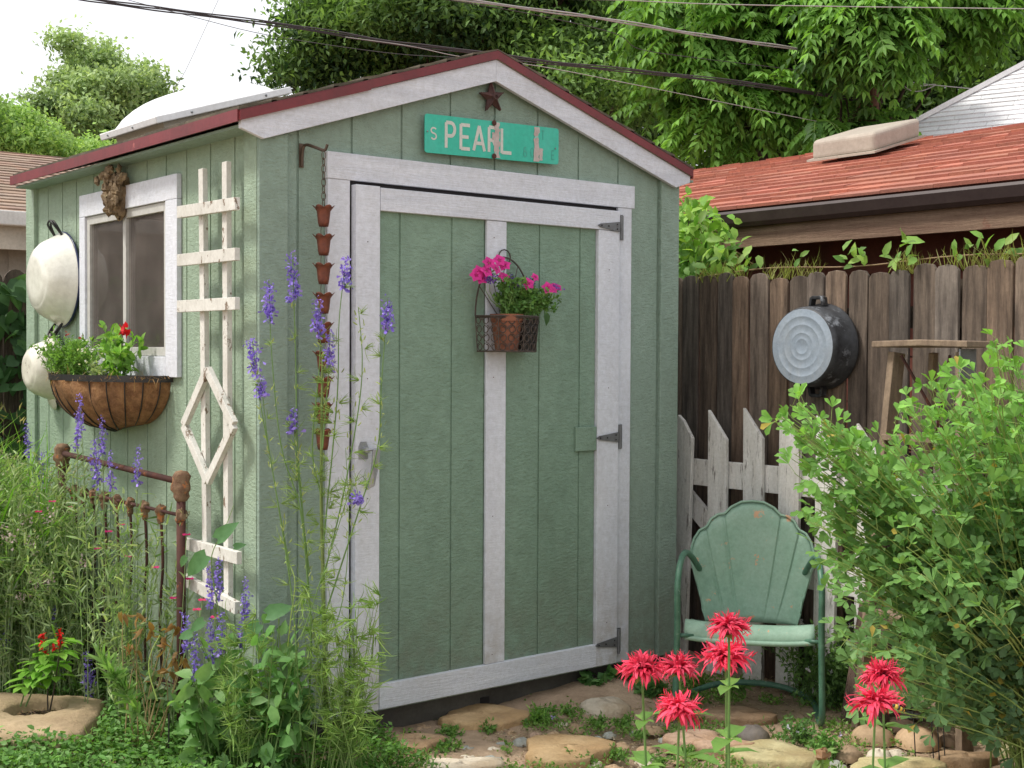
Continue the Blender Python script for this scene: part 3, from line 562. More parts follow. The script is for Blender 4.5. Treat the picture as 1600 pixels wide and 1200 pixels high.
for k in range(13):
    a = PI*(k+.7)/13.4; mb = MB(); P = []
    for i in range(Rr+1):
        s = i/Rr; w = max(math.cos(s*PI/2)**.42 if s < 1 else 0, .12); P.append((-.008-(dx_*w+.006)*math.sin(a), yc_-hy*(w*.55+.45*(max(math.cos(s*PI/2), 0)**.275))*math.cos(a)*.985, zt-.01-(dz_)*s*(.9+.1*math.sin(a))-.003))
    mb.tube(P, .0028, 5); mb.build('bar', M['blackm'], t)
mb = MB(); V = [(-.01-dx_*.93*math.sin(a)*r, yc_-hy*.95*math.cos(a)*r, zt-.035) for r in (0, 1) for a in np.linspace(0, PI, 20)]
mb.add(V, [(j, j+1, 20+j+1, 20+j) for j in range(19)]); mb.build('potting_soil', M['soil'], t)
mb = MB(); rs = random.Random(9)
lv = Leaves(); n = 170; a = rng.random(n)*PI; lv.add('blade', np.stack([-.02-.24*np.sin(a), yc_-.5*np.cos(a), np.full(n, zt-.0)], 1), rdir(n, .2), (0, 0, 1), rng.uniform(.02, .06, n), .0022, cvar(n, (.36, .20, .09), (.5, .3, .15)))
lv.build('loose_fibre', M['leaf'], t)

# planter plants
def bushy(lv, mbs, base, n, rad, hgt, leaf, Lr, wr, ca, cb, stemcol=(.12, .22, .06), per=14, spread=1.):
    for i in range(n):
        b = np.array(base)+rng.uniform(-1, 1, 3)*np.array([rad[0], rad[1], 0])*.6; d = nrm(rng.normal(size=3)*np.array([.5, .5, 0])*spread+np.array([0, 0, 1]))
        e = b+np.array([d[0]*rad[0]*1.6*rng.random()*1.3, d[1]*rad[1]*1.2*rng.random()*1.3, hgt*rng.uniform(.55, 1.05)])
        P = bez(b, b+(e-b)*.5+np.array([0, 0, hgt*.2]), e, 7); stemline(P, .0018, mbs, stemcol, .0008, 4)
        t = rng.uniform(.2, 1, per); idx = t*6; i0 = np.minimum(idx.astype(int), 5); pos = P[i0]+(P[i0+1]-P[i0])*(idx-i0)[:, None]
        lv.add(leaf, pos, rdir(per, .5), rdir(per, 1.5), rng.uniform(*Lr, per), rng.uniform(*Lr, per)*wr, cvar(per, ca, cb))
t = thing('ferny_plant', 'feathery green seedling foliage filling the left of the wall planter', 'plant', (-.13, 1.45, zt-.03)); lv = Leaves(); sb = MB()
bushy(lv, sb, (-.13, 1.42, zt-.03), 85, (.10, .30), .19, 'kite', (.014, .03), .35, (.17, .36, .06), (.30, .50, .13), per=34); lv.build('foliage', M['leaf'], t); sb.build('stem', M['stem'], t, color=True)
t = thing('red_flower_plant', 'leafy green plant with one bright red bloom at the right of the wall planter', 'plant', (-.13, .95, zt-.03)); lv = Leaves(); sb = MB()
bushy(lv, sb, (-.13, .95, zt-.03), 22, (.09, .14), .23, 'oval', (.03, .055), .55, (.16, .38, .05), (.32, .55, .12), per=12)
fq = onX(-.13, 195, 518); stemline(bez((-.13, .98, zt), (-.13, 1.0, zt+.15), fq, 6), .002, sb, (.12, .2, .05)); lv.build('foliage', M['leaf'], t); sb.build('stem', M['stem'], t, color=True)
lv = Leaves(); lv.add('oval', fq+rng.normal(size=(16, 3))*.006, rdir(16, .3), rdir(16), .03, .018, cvar(16, (.75, .01, .015), (.6, .01, .02))); lv.build('flower', M['petal'], t)
t = thing('red_flower_plant', 'small plant with dull pinkish buds at the far end of the wall planter', 'plant', (-.08, 1.62, zt-.03)); lv = Leaves(); sb = MB()
bushy(lv, sb, (-.10, 1.6, zt-.03), 16, (.08, .12), .22, 'oval', (.015, .03), .5, (.2, .38, .1), (.32, .5, .2), per=14)
for px, py in ((107, 522), (128, 527)):
    q_ = onX(-.1, px, py); lv.add('oval', q_+rng.normal(size=(6, 3))*.004, rdir(6, .5), rdir(6), .016, .01, cvar(6, (.5, .1, .12), (.6, .2, .2)))
lv.build('foliage', M['leaf'], t); sb.build('stem', M['stem'], t, color=True)
t = thing('white_flower_plant', 'low pale plant with tiny white blooms in the middle of the wall planter', 'plant', (-.2, 1.0, zt-.02)); lv = Leaves(); sb = MB()
bushy(lv, sb, (-.2, 1.0, zt-.03), 14, (.05, .10), .09, 'kite', (.012, .03), .5, (.35, .42, .2), (.4, .5, .3), per=16)
lv.add('oval', np.array([-.2, 1.05, zt+.09])+rng.normal(size=(20, 3))*(.02, .07, .025), rdir(20, .5), rdir(20), .012, .01, cvar(20, (.7, .7, .65), (.8, .78, .7), .05)); lv.build('foliage', M['leaf'], t); sb.build('stem', M['stem'], t, color=True)
# ------------------------------------------------------------------ carved wall ornament
q = onX(-.03, 186, 298); t = thing('wall_ornament', 'knobbly brown dried fruit cluster ornament over the window', 'ornament', (0, q[1], q[2]))
mb = MB(); mb.blob((-.03, q[1], q[2]-.01), (.03, .07, .085), 4, .25, 14, 10); mb.blob((-.03, q[1]-.01, q[2]-.07), (.022, .035, .05), 5, .2, 10, 8); mb.build('body', M['dried'], t)
rs = random.Random(12); mb = MB()
for i in range(46):
    v = rs.uniform(-1, 1); wd = .075*(1-max(0, -v)*.7); y = q[1]+rs.uniform(-1, 1)*wd; z = q[2]+v*.09; mb.blob((-.052-rs.random()*.022, y, z), (.010+rs.random()*.008, .012+rs.random()*.010, .012+rs.random()*.014), i, .35, 8, 6)
for a, b, c in ((185-33, 283, .018), (150+8, 276, .014), (172, 280, .02), (192, 276, .016), (165, 300, .013)):
    w = onX(-.06, a, b); mb.blob(w, (c*.8, c, c), a, .3, 10, 7)
mb.each('knob', M['dried'], t)
# ------------------------------------------------------------------ iron bed headboard
XB = -.12
def bx_(px, py, X=XB): return onX(X, px, py)
t = thing('bed_headboard', 'rusty iron bed headboard standing in the flower bed against the wall', 'headboard', (XB, 1.0, 0))
pT = bx_(283, 770); yb = pT[1]; pL = bx_(97, 725); 
mb = MB(); mb.tube([(XB, yb, 0), (XB, yb, pT[2])], .017, 10); mb.build('post', M['rust'], t, smooth=True)
mb = MB(); mb.tube([(XB, pL[1], 0), (XB, pL[1], pL[2])], .017, 10); mb.build('post', M['rust'], t, smooth=True)
for yy, zz in ((yb, bx_(283, 757)[2]), (pL[1], bx_(97, 711)[2])):
    mb = MB(); mb.lathe([(.0, .052), (.022, .048), (.034, .03), (.030, .012), (.036, -.005), (.036, -.02), (.027, -.032), (.030, -.045), (.02, -.06), (.016, -.062)], (XB, yy, zz), k=18, wob=.08); mb.build('knob', M['rust_knob'], t, smooth=True)
a, b = bx_(97, 708), bx_(272, 751); mb = MB(); mb.tube([(XB, pL[1], a[2]), (XB, yb+.02, b[2])], .0125, 8); mb.build('rail', M['rust'], t, smooth=True)
a, b = bx_(190, 783), bx_(272, 803); sl = (a[2]-b[2])/(a[1]-b[1]); mb = MB(); mb.tube([(XB, pL[1], b[2]+sl*(pL[1]-b[1])*.4), (XB, yb, b[2])], .007, 8); mb.build('rail', M['rust'], t, smooth=True)
mb = MB(); mb.tube([(XB, pL[1], .2), (XB, yb, .2)], .010, 8); mb.tube([(XB-.03, yb-.02, .24), (XB+.03, yb+.1, .24)], .012, 6); mb.each('rail', M['rust'], t, smooth=True)
for px in (251, 226, 203, 182, 163, 146, 131, 117):
    w = bx_(px, 800); mb = MB(); zt_ = b[2]+sl*.4*(w[1]-b[1]); mb.tube(catmull([(XB, w[1], zt_), (XB+.004, w[1]-.01, zt_-.2), (XB, w[1]+.006, .45), (XB, w[1]-.012, .2)]), .0055, 6); s_ = mb.build('spindle', M['rust'], t, smooth=True)
    mb = MB(); mb.blob((XB, w[1], zt_), (.019, .019, .024), px, .2, 8, 6); mb.blob((XB, w[1], zt_-.03), (.013, .013, .02), px, .2, 8, 6); mb.build('collar', M['rust_knob'], s_)
mb = MB(); mb.blob((XB, yb, b[2]), (.026, .026, .03), 2, .25, 10, 8); mb.build('collar', M['rust_knob'], t)
# ------------------------------------------------------------------ stone planter with salvia
zt2 = .085
cA, cB, cC, cD = onZ(zt2, 170, 1090), onZ(zt2, 132, 1146), onZ(zt2, -70, 1146), onZ(zt2, -20, 1079)
t = thing('stone_planter', 'square sandstone block planter with a round hollow', 'planter', ((cA+cC)/2*np.array([1, 1, 0])))
hc = (onZ(zt2, 58, 1103)); K = 48; hr = .115
def sqpt(a):   # point on the quad outline in direction a from the hollow centre
    d = np.array([math.cos(a), math.sin(a)]); best = 9
    Q = [cA, cB, cC, cD]
    for i in range(4):
        p, r = Q[i][:2]-hc[:2], Q[(i+1) % 4][:2]-Q[i][:2]; den = d[0]*r[1]-d[1]*r[0]
        if abs(den) < 1e-9: continue
        tt = (p[0]*r[1]-p[1]*r[0])/den; uu = (p[0]*d[1]-p[1]*d[0])/den
        if tt > 0 and -1e-6 <= uu <= 1+1e-6: best = min(best, tt)
    return d*best
V = []; rings = 12; rs = random.Random(5)
for j in range(K):
    a = 2*PI*j/K; o = sqpt(a)*(.985+.02*math.sin(5*a)); d = np.array([math.cos(a), math.sin(a)]); R_ = hr*(1+.06*math.sin(2*a+1)+.03*math.sin(5*a)); lo = np.linalg.norm(o); sl_ = .02*math.sin(a*3)
    for i, (r, z) in enumerate([(R_*.2, -.075), (R_*.80, -.07), (R_*.93, -.04), (R_*.99, -.012), (R_*1.06, -.002), (R_+(lo-R_)*.5, .004), (lo*.94, .0), (lo*.985, -.012), (lo*1.0, -.03), (lo*1.01+sl_*.3, -.045), (lo*.97+sl_, -.07), (lo*.93+sl_, -.11)]):
        V.append((hc[0]+d[0]*r, hc[1]+d[1]*r, zt2+z+(.002 if i < 7 else .006)*math.sin(7*a+i)+.002*math.sin(13*a+2*i)))
mb = MB(); mb.add(V, [(j*12+i, ((j+1) % K)*12+i, ((j+1) % K)*12+i+1, j*12+i+1) for j in range(K) for i in range(11)]); o = mb.build('block', M['sandstone'], t, smooth=True)
mb = MB(); mb.add([(hc[0]+hr*.93*math.cos(a), hc[1]+hr*.93*math.sin(a), zt2-.045) for a in np.linspace(0, 2*PI, 24, endpoint=False)], [tuple(range(24))]); mb.build('potting_soil', M['soil'], t)
lv = Leaves(); n = 120; a = rng.random(n)*6.28; r = np.sqrt(rng.random(n))*hr*.85; lv.add('kite', np.stack([hc[0]+r*np.cos(a), hc[1]+r*np.sin(a), np.full(n, zt2-.038)], 1), rdir(n)*(1, 1, .3), (0, 0, 1), rng.uniform(.01, .025, n), .008, cvar(n, (.35, .2, .14), (.55, .42, .32))); lv.build('bark_chip', M['leaf'], t)
t = thing('red_salvia', 'young salvia with red flower spikes planted in the stone block', 'plant', (hc[0], hc[1], zt2-.05)); lv = Leaves(); sb = MB(); fl = Leaves()
s0 = [(75, 1118, 78, 1005), (78, 1118, 95, 1000), (32, 1112, 50, 1035), (40, 1112, 70, 1022)]; dd = 4.75
hd_ = (hc-C)@F
for k, (ax, ay, bx2, by) in enumerate(s0):
    A_ = at(hd_+.0, ax, ay-8); B_ = at(hd_+rng.uniform(-.05, .05), bx2, by); P = bez(A_, (A_+B_)/2+rng.normal(size=3)*.01, B_, 7); stemline(P, .0035, sb, (.05, .04, .03) if k < 2 else (.12, .2, .06), .002)
    for i in (3, 4, 5, 6):
        n = 6; a = rng.random(n)*6.28; dr = np.stack([np.cos(a), np.sin(a), np.full(n, -.1)], 1); lv.add('oval', np.repeat(P[i][None], n, 0)+dr*.012, dr, (0, 0, 1), rng.uniform(.05, .085, n), .036, cvar(n, (.17, .40, .045), (.30, .56, .10)))
for px, py in ((67, 1000), (94, 998), (72, 1022), (84, 1012), (96, 1008)):
    B_ = at(hd_-.02, px, py); fl = Leaves()
    if py < 1005:
        for kk in range(9): fl.add('oval', np.repeat((B_+np.array([0, 0, (kk-4)*.006]))[None], 3, 0), rdir(3, .1), (0, 0, 1), .022, .010, cvar(3, (.85, .012, .01), (.65, .008, .01)))
    else: fl.add('oval', np.repeat(B_[None], 9, 0), rdir(9, .1), (0, 0, 1), .02, .01, cvar(9, (.85, .012, .01), (.65, .008, .01)))
    fl.build('flower', M['petal'], t)
lv.build('foliage', M['leaf'], t); sb.build('stem', M['stem'], t, color=True)
# ------------------------------------------------------------------ wire basket on the door with pot and petunias
bc = onY(-.05, 790, 495); bb = onY(-.05, 790, 549)[2]; rb_ = .142; dpt = .13; bz = bc[2]
t = thing('wire_basket', 'scrolled wire wall basket hanging on the door batten', 'basket', (bc[0], -.05, bb))
xc2 = bc[0]-.012
def hb(a, z, k=1.): return (xc2-rb_*k*math.cos(a), -.054-dpt*k*math.sin(a), z)
mb = MB()
for z, k in ((bz, 1), (bb, .93)):
    mb.tube([hb(a, z, k) for a in np.linspace(0, PI, 25)], .0035, 5); mb.tube([hb(0, z, k), hb(PI, z, k)], .003, 5)
mb.tube([hb(a, bz-.006, 1) for a in np.linspace(0, PI, 25)], .002, 4); mb.build('rim', M['wire'], t)
mb = MB(); mb.tube([(xc2-rb_*math.cos(a), -.053, bz+.235*math.sin(a)) for a in np.linspace(0, PI, 21)], .0035, 5)
for k in range(1, 6):
    a = PI*k/6; mb.tube([(xc2-rb_*math.cos(a), -.053, bz+.235*math.sin(a)), (xc2-.03*math.cos(a), -.053, bz)], .002, 4)
mb.tube([(xc2+.03*math.cos(a), -.056, bz+.235+.03*math.sin(a)) for a in np.linspace(0, 2*PI, 13)], .003, 5); mb.build('back_hoop', M['wire'], t)
mb = MB(); rows = 4; hh_ = (bz-bb)/rows
for r in range(rows):
    zc_ = bb+hh_*(r+.5); kk = .93+.07*(r+.5)/rows; cnt = 12
    for c_ in range(cnt):
        a0 = PI*(c_+.5)/cnt; rr = hh_*.52; fl_ = 1 if (c_+r) % 2 else -1
        P = [hb(a0+rr/rb_*math.cos(u)*(1-.09*u/1.57)*fl_, zc_+rr*math.sin(u)*(1-.09*u/1.57), kk) for u in np.linspace(0, 2*PI*1.28, 17)]; mb.tube(P, .0019, 4, cap=False)
for c_ in range(5):
    a0 = PI*c_/4; mb.tube([hb(a0, bb, .93), hb(a0, bz, 1)], .0022, 4)
for c_ in range(7): mb.tube([hb(PI*(c_+.5)/7, bb, .93), (xc2, -.056, bb)], .0018, 4)
mb.build('scrollwork', M['wire'], t)
t = thing('terracotta_pot', 'brown terracotta pot standing in the wire door basket', 'pot', (xc2-.035, -.115, bb+.003))
mb = MB(); mb.lathe([(.0, .002), (.044, .002), (.060, .118), (.064, .118), (.066, .145), (.060, .145), (.057, .125), (.0, .12)], (xc2-.035, -.115, bb), k=28); mb.build('pot', M['terracotta'], t, smooth=False)
t = thing('plastic_pot', 'dark nursery pot standing at the right of the wire door basket', 'pot', (xc2+.07, -.105, bb+.003))
mb = MB(); mb.lathe([(.0, .002), (.038, .002), (.048, .11), (.05, .125), (.045, .125), (.0, .11)], (xc2+.075, -.105, bb), k=20); mb.build('pot', M['blackm'], t)
t = thing('petunia', 'pink petunia trailing from the pots on the shed door', 'plant', (xc2, -.11, bz)); lv = Leaves(); sb = MB(); fl = Leaves()
for i in range(70):
    b = np.array([xc2+rng.uniform(-.06, .08), -.11+rng.uniform(-.03, .03), bz-.01]); tx = rng.uniform(-.09, .16); e = np.array([xc2+tx, -.11+rng.uniform(-.07, .04), bz+rng.uniform(.03, .13)+(.03 if tx < 0 else 0)])
    if i > 56: e = onY(-.12, rng.uniform(845, 872), rng.uniform(455, 490))
    P = bez(b, (b+e)/2+np.array([0, 0, .05]), e, 7); stemline(P, .002, sb, (.2, .34, .1), .001, 4)
    for j in range(1, 7): n = 5; lv.add('obov', np.repeat(P[j][None], n, 0), rdir(n, .2), rdir(n, 1), rng.uniform(.014, .032, n), rng.uniform(.009, .014, n), cvar(n, (.12, .27, .07), (.26, .44, .14)))
q_ = onY(-.13, 853, 497); lv.add('heart', q_+np.array([[0, 0, .015]]), (0.1, -.1, -1), (0, -1, 0), .045, .032, (.09, .18, .07))
def petunia(c, r=.025):
    c = np.array(c); fw = nrm(np.array([-.25, -1, .35])+rng.normal(size=3)*.25); a = nrm(np.cross(fw, (0, 0, 1))); b_ = np.cross(a, fw)
    for k in range(5):
        an = k*2*PI/5+rng.random()*.3; d = a*math.cos(an)+b_*math.sin(an); fl.add('heart', (c+d*.003)[None], d+fw*.15, fw, r, r*1.15, np.array([(.82, .045, .36)])*rng.uniform(.85, 1.1))
        fl.add('kite', (c+fw*.0025)[None], d, fw, r*.5, .0035, (.45, .01, .14))
    sb.tube([c-fw*.025, c], .002, 5, .006, (.3, .4, .12)); fl.build('flower', M['petal'], t); fl.b.clear()
for px, py in ((764, 411), (788, 415), (775, 420), (788, 433), (748, 425), (752, 434), (780, 407), (760, 424), (744, 430), (856, 450), (861, 452), (868, 449), (825, 443), (836, 433)): petunia(onY(-.155+rng.uniform(-.02, .02), px, py), .0245 if px != 836 else .016)
lv.build('foliage', M['leaf'], t); sb.build('stem', M['stem'], t, color=True)
t = thing('heliotrope', 'purple heliotrope heads among the pink petunias on the door', 'plant', (xc2+.02, -.11, bz)); fl = Leaves(); sb = MB()
for px, py, s in ((765, 438, 1), (758, 437, .8), (802, 441, 1.2), (808, 446, 1), (829, 447, 1.1), (826, 440, .9), (866, 452, 1.0), (796, 436, .8)):
    fl = Leaves(); q_ = onY(-.135, px, py); n = 46; fl.add('obov', q_+rng.normal(size=(n, 3))*(.012*s, .01*s, .008*s), rdir(n, .8)-(0, .5, 0), rdir(n), .011, .009, cvar(n, (.16, .06, .42), (.32, .17, .62)))
    stemline(bez((xc2+.02, -.11, bz), (q_[0], -.11, bz+.05), q_, 5), .0022, sb, (.15, .25, .08)); fl.build('flower', M['petal'], t)
sb.build('stem', M['stem'], t, color=True)
# ------------------------------------------------------------------ fences
t = thing('board_fence', 'tall weathered brown dog-ear board fence behind the metal chair', 'fence', (2.4, 0, 0))
rs = random.Random(21); y = -3.6
while y < 3.15:
    w = rs.uniform(.098, .118); cc = rs.uniform(.65, 1.35); wm = rs.uniform(.9, 1.1); h = 1.815+rs.uniform(-.018, .018)+(.02*math.sin(y*2)); x = 2.4+rs.uniform(-.006, .006); g = .008; ln = rs.uniform(-.006, .006)
    mb = MB(); P = [(x, y+g/2, -.02), (x, y+g/2+ln, h-.025), (x, y+g/2+.014+ln, h-.006), (x, y+w*.5+ln, h), (x, y+w-g/2-.014+ln, h-.006), (x, y+w-g/2+ln, h-.025), (x, y+w-g/2, -.02)]
    mb.prism(P, (.018, 0, 0), (cc*wm, cc, cc/wm)); b_ = mb.build('board', M['boards'], t, color=True, bevel=.003)
    y += w
for z in (.35, 1.0, 1.6):
    mb = MB(); mb.box((2.43, -3.6, z-.045), (2.468, 3.15, z+.045), (.7, .7, .7)); mb.build('rail', M['boards'], t, color=True)
for y in (-3.4, -1.2, 1.0, 3.1):
    mb = MB(); mb.box((2.47, y-.045, -.05), (2.56, y+.045, 1.75), (.6, .6, .6)); mb.build('post', M['boards'], t, color=True)
t = thing('picket_fence', 'short section of peeling white picket fence leaning on the board fence', 'fence', (2.25, -.3, 0))
rs = random.Random(4)
for i, (px, pt, w) in enumerate(((1068, 650, .115), (1121, 646, .112), (1176, 643, .112), (1233, 649, .112), (1292, 655, .11), (1356, 668, .112))):
    q_ = onX(2.245, px, pt); y = q_[1]; h = q_[2]; sk = .05
    tilt = rs.uniform(-.012, .012); mb = MB(); x = 2.245+rs.uniform(-.004, .004); w *= .98
    P = [(x, y+w/2+tilt, .0), (x, y+w/2, h+.015), (x, y+w*.3, h-.01), (x, y-w/2, h-.115), (x, y-w/2+tilt, .0)]
    if i == 0: P = [(x, y+w/2+.04, 0), (x, y+w/2+.01, h-.18), (x, y+w*.3, h+.005), (x, y+.0, h-.02), (x, y-w/2, h-.10), (x, y-w/2+.03, 0)]
    mb.prism(P, (.02, 0, 0)); mb.build('picket', M['picket'], t, bevel=.003)
for z0, hh2 in ((.90, .12), (.50, .10)):
    mb = MB(); mb.box((2.27, -1.35, z0-hh2/2), (2.295, .2, z0+hh2/2)); mb.build('rail', M['picket'], t, bevel=.003)
mb = MB(); mb.bar((2.31, .15, .78), (2.31, -.55, .22), .09, .022, (1, 0, 0)); mb.build('brace', M['picket'], t)
# back-left fence
t = thing('vine_covered_fence', 'old grey fence with scalloped board tops at the far left', 'fence', (-1, 3.2, 0)); y_ = 3.2
x = -9.; rs = random.Random(8)
while x < 2.35:
    w = rs.uniform(.12, .15); cc = rs.uniform(.45, .8); mb = MB(); h = 1.86+rs.uniform(-.02, .02)
    P = [(x+.003, y_, 0), (x+w-.003, y_, 0)]+[(x+w/2+(w/2-.003)*math.cos(a), y_, h-.06+.07*math.sin(a)) for a in np.linspace(0, PI, 9)]
    mb.prism(P, (0, .018, 0), (cc, cc*.98, cc*.95)); mb.build('board', M['boards'], t, color=True); x += w
mb = MB(); mb.box((-9, y_-.04, 1.64), (2.35, y_-.002, 1.73), (1.3, 1.3, 1.25)); mb.box((-9, y_-.04, .5), (2.35, y_-.002, .59)); mb.each('rail', M['boards'], t, color=True)
# ------------------------------------------------------------------ tub on the fence
q_ = onX(2.24, 1256, 543); qr = onX(2.385, 1283, 540); cy, cz = (q_[1]+qr[1])/2, (q_[2]+qr[2])/2
t = thing('round_tub', 'dark metal tub with pale ringed bottom hung on the board fence', 'tub', (2.4, cy, cz)); K = 48
mb = MB(); mb.lathe([(.158, .148), (.163, .146), (.170, .12), (.176, .03), (.186, .016), (.186, .008), (.17, .008)], (2.39, cy, cz), (-1, 0, 0), K); mb.build('side', M['tub'], t, smooth=True)
mb = MB(); pr_ = [(.0, .1505)]
for r in (.03, .055, .09, .125): pr_ += [(r, .1505), (r+.002, .1516), (r+.005, .1505)]
pr_ += [(.152, .1495), (.1585, .1485)]; mb.lathe(pr_, (2.39, cy, cz), (-1, 0, 0), K); mb.build('bottom', M['tubface'], t, smooth=True)
for s in (1, -1):
    mb = MB(); z = cz+s*.172; mb.prism([(2.33, cy-.04, z), (2.33, cy-.034, z+s*.038), (2.33, cy-.02, z+s*.045), (2.33, cy+.02, z+s*.045), (2.33, cy+.034, z+s*.038), (2.33, cy+.04, z), (2.33, cy+.028, z), (2.33, cy+.022, z+s*.03), (2.33, cy-.022, z+s*.03), (2.33, cy-.028, z)], (.035, 0, 0)); mb.build('handle', M['tub'], t, bevel=.003)
# ------------------------------------------------------------------ step ladder
t = thing('step_ladder', 'old wooden step ladder with worn top against the board fence', 'ladder', (2.1, -1.1, 0))
XL = 2.13; a = onX(XL, 1392, 543); b = onX(XL, 1512, 543); zt3 = a[2]
ya, yb2 = a[1], b[1]
def leg(name, y0, y1, x0, x1, w=.028, h=.075, z1=None): mb = MB(); mb.bar((x0, y0, 0), (x1, y1, z1 or zt3-.02), w, h, (1, 0, 0)); mb.build(name, M['oldwood'], t, bevel=.002)
fl_y = .03
leg('leg', ya+fl_y, ya-.02, 2.0, XL+.01); leg('leg', yb2-fl_y-.06, yb2+.02, 2.0, XL+.01)
leg('rear_leg', ya+.02, ya-.11, 2.36, XL+.12, .022, .035); leg('rear_leg', yb2-.02, yb2+.08, 2.36, XL+.12, .022, .035)
mb = MB(); P = [(XL-.07, ya+.04, zt3), (XL-.06, (ya+yb2)/2, zt3+.006), (XL-.07, yb2-.04, zt3), (XL+.14, yb2-.035, zt3), (XL+.14, ya+.035, zt3)]; mb.prism(P, (0, 0, .024)); mb.build('top', M['oldwood'], t, bevel=.004)
for k, zz in enumerate((1.12, .78, .45, .16)):
    s = (zt3-zz)/zt3; x = XL+.01-.14*s; mb = MB(); mb.box((x-.05, yb2+.0-fl_y*s+.02, zz), (x+.06, ya+fl_y*s-.02, zz+.022)); mb.build('step', M['oldwood'], t, bevel=.002)
mb = MB(); mb.tube([(XL-.02, ya-.06, zt3-.03), (XL+.1, (ya+yb2)/2-.03, zt3-.35)], .006, 5); mb.tube([(XL-.02, yb2+.06, zt3-.03), (XL+.1, (ya+yb2)/2+.03, zt3-.35)], .006, 5); mb.each('brace', M['rust'], t)
mb = MB(); mb.box((XL-.055, yb2-.005, zt3-.12), (XL+.05, yb2+.001, zt3-.005)); mb.build('bracket', M['galv'], t)
t = thing('wooden_plank', 'wide dark weathered plank standing beside the metal chair', 'plank', (2.1, -.88, 0))
a, b = onX(2.15, 1338, 940), onX(2.15, 1405, 940); mb = MB(); mb.prism([(2.05, a[1], 0), (2.05, b[1], 0), (2.17, b[1]+.01, a[2]-.0), (2.17, (a[1]+b[1])/2, a[2]+.02), (2.17, a[1], a[2])], (.04, 0, 0), (.8, .7, .7)); mb.build('plank', M['boards'], t, color=True, bevel=.004)
# ------------------------------------------------------------------ metal chair
p0, p1 = onZ(0, 1056, 1132), onZ(0, 1283, 1146); c0 = (p0+p1)/2; ac = nrm(p1-p0); fw = np.array([-ac[1], ac[0], 0]); fw = fw if fw@(C-c0) > 0 else -fw
hw = np.linalg.norm(p1-p0)/2*.97
t = thing('metal_lawn_chair', 'chipped green metal lawn chair with a shell shaped back', 'chair', c0)
def ch(x, y, z): return c0+ac*x+fw*y+np.array([0, 0, z])
sz = .40
tubeP = [ch(-hw*.80, -.47, .53), ch(-hw*.90, -.36, .60), ch(-hw*.96, -.26, .635), ch(-hw*.98, -.14, .645), ch(-hw, -.03, .62), ch(-hw*1.02, .015, .54), ch(-hw*1.02, .01, .38), ch(-hw*1.04, .0, .12), ch(-hw*1.04, -.02, .05), ch(-hw*1.02, -.08, .016), ch(-hw, -.2, .014), ch(-hw*.97, -.36, .014), ch(-hw*.85, -.46, .02), ch(-hw*.5, -.50, .045), ch(0, -.51, .055)]
mir = lambda P: [c0+ac*(-(p-c0)@ac)+fw*((p-c0)@fw)+np.array([0, 0, p[2]]) for p in P]
full = tubeP+mir(tubeP)[::-1][1:]; mb = MB(); mb.tube(catmull(full, 6), .0125, 10); mb.build('frame', M['chairtube'], t, smooth=True)
mb = MB(); nu, nv = 24, 12; zf = sz
for i in range(nu+1):
    for j in range(nv+1):
        u = i/nu*2-1; v = j/nv; y = -.42+.43*v; wd = hw*.93
        zc0 = zf-.085+.085*min(v, .8)**1.3*1.1+.012*abs(u)**3; z = zc0
        if v > .8: k_ = (v-.8)/.2; y = -.42+.43*.8+.05*math.sin(k_*PI/2); z = zc0-.055*(1-math.cos(k_*PI/2))-.012*k_
        mb.V.append(tuple(ch(u*wd, y, z))); mb.C.append((1, 1, 1))
mb.F = [(i*(nv+1)+j, (i+1)*(nv+1)+j, (i+1)*(nv+1)+j+1, i*(nv+1)+j+1) for i in range(nu) for j in range(nv)]
s_ = mb.build('seat', M['chair'], t, smooth=True); so = s_.modifiers.new('s', 'SOLIDIFY'); so.thickness = .006
mb = MB(); mb.tube(catmull([ch(u*hw*.93, -.024, zf-.072+.012*abs(u)**3) for u in np.linspace(-1, 1, 9)], 3), .010, 8); mb.build('seat_edge', M['chair'], t, smooth=True)
OUT = [(a_, b_*.865) for a_, b_ in [(.0, .575), (.05, .57), (.095, .545), (.118, .520), (.126, .512), (.155, .508), (.185, .485), (.200, .455), (.208, .445), (.235, .43), (.258, .39), (.270, .34), (.266, .28), (.246, .2), (.225, .13), (.212, .06)]]
def outl(s):
    s = abs(s)*(len(OUT)-1); i = min(int(s), len(OUT)-2); k = s-i; return (OUT[i][0]*(1-k)+OUT[i+1][0]*k, OUT[i][1]*(1-k)+OUT[i+1][1]*k)
nu, nv = 120, 16; mb = MB()
for i in range(nu+1):
    s = i/nu*2-1; ox, oz = outl(s); ox *= math.copysign(1, s)*hw/.285
    bxx = s*.20*hw/.285; fl_ = abs(math.sin(PI*(abs(s)*2.5+.5)))   # five flutes
    for j in range(nv+1):
        v = j/nv; e = v**.85; x = bxx+(ox-bxx)*e; z = oz*v
        groove = .008*max(math.exp(-((abs(s)-.267)/.022)**2), math.exp(-((abs(s)-.533)/.022)**2))
        y = -.395-.20*z-.05*(1-(x/hw)**2)*(1-.3*v)+.02*(v > .97)*-1 + groove*-1*min(1, v*4)
        mb.V.append(tuple(ch(x, y, zf-.075+z))); mb.C.append((1, 1, 1))
mb.F = [(i*(nv+1)+j, (i+1)*(nv+1)+j, (i+1)*(nv+1)+j+1, i*(nv+1)+j+1) for i in range(nu) for j in range(nv)]
s_ = mb.build('backrest', M['chair'], t, smooth=True); so = s_.modifiers.new('s', 'SOLIDIFY'); so.thickness = .006
mb = MB(); P = []
for i in range(nu+1):
    s = i/nu*2-1; ox, oz = outl(s); ox *= math.copysign(1, s)*hw/.285; P.append(ch(ox, -.398-.20*oz-.05*(1-(ox/hw)**2)*.7-.008, zf-.075+oz))
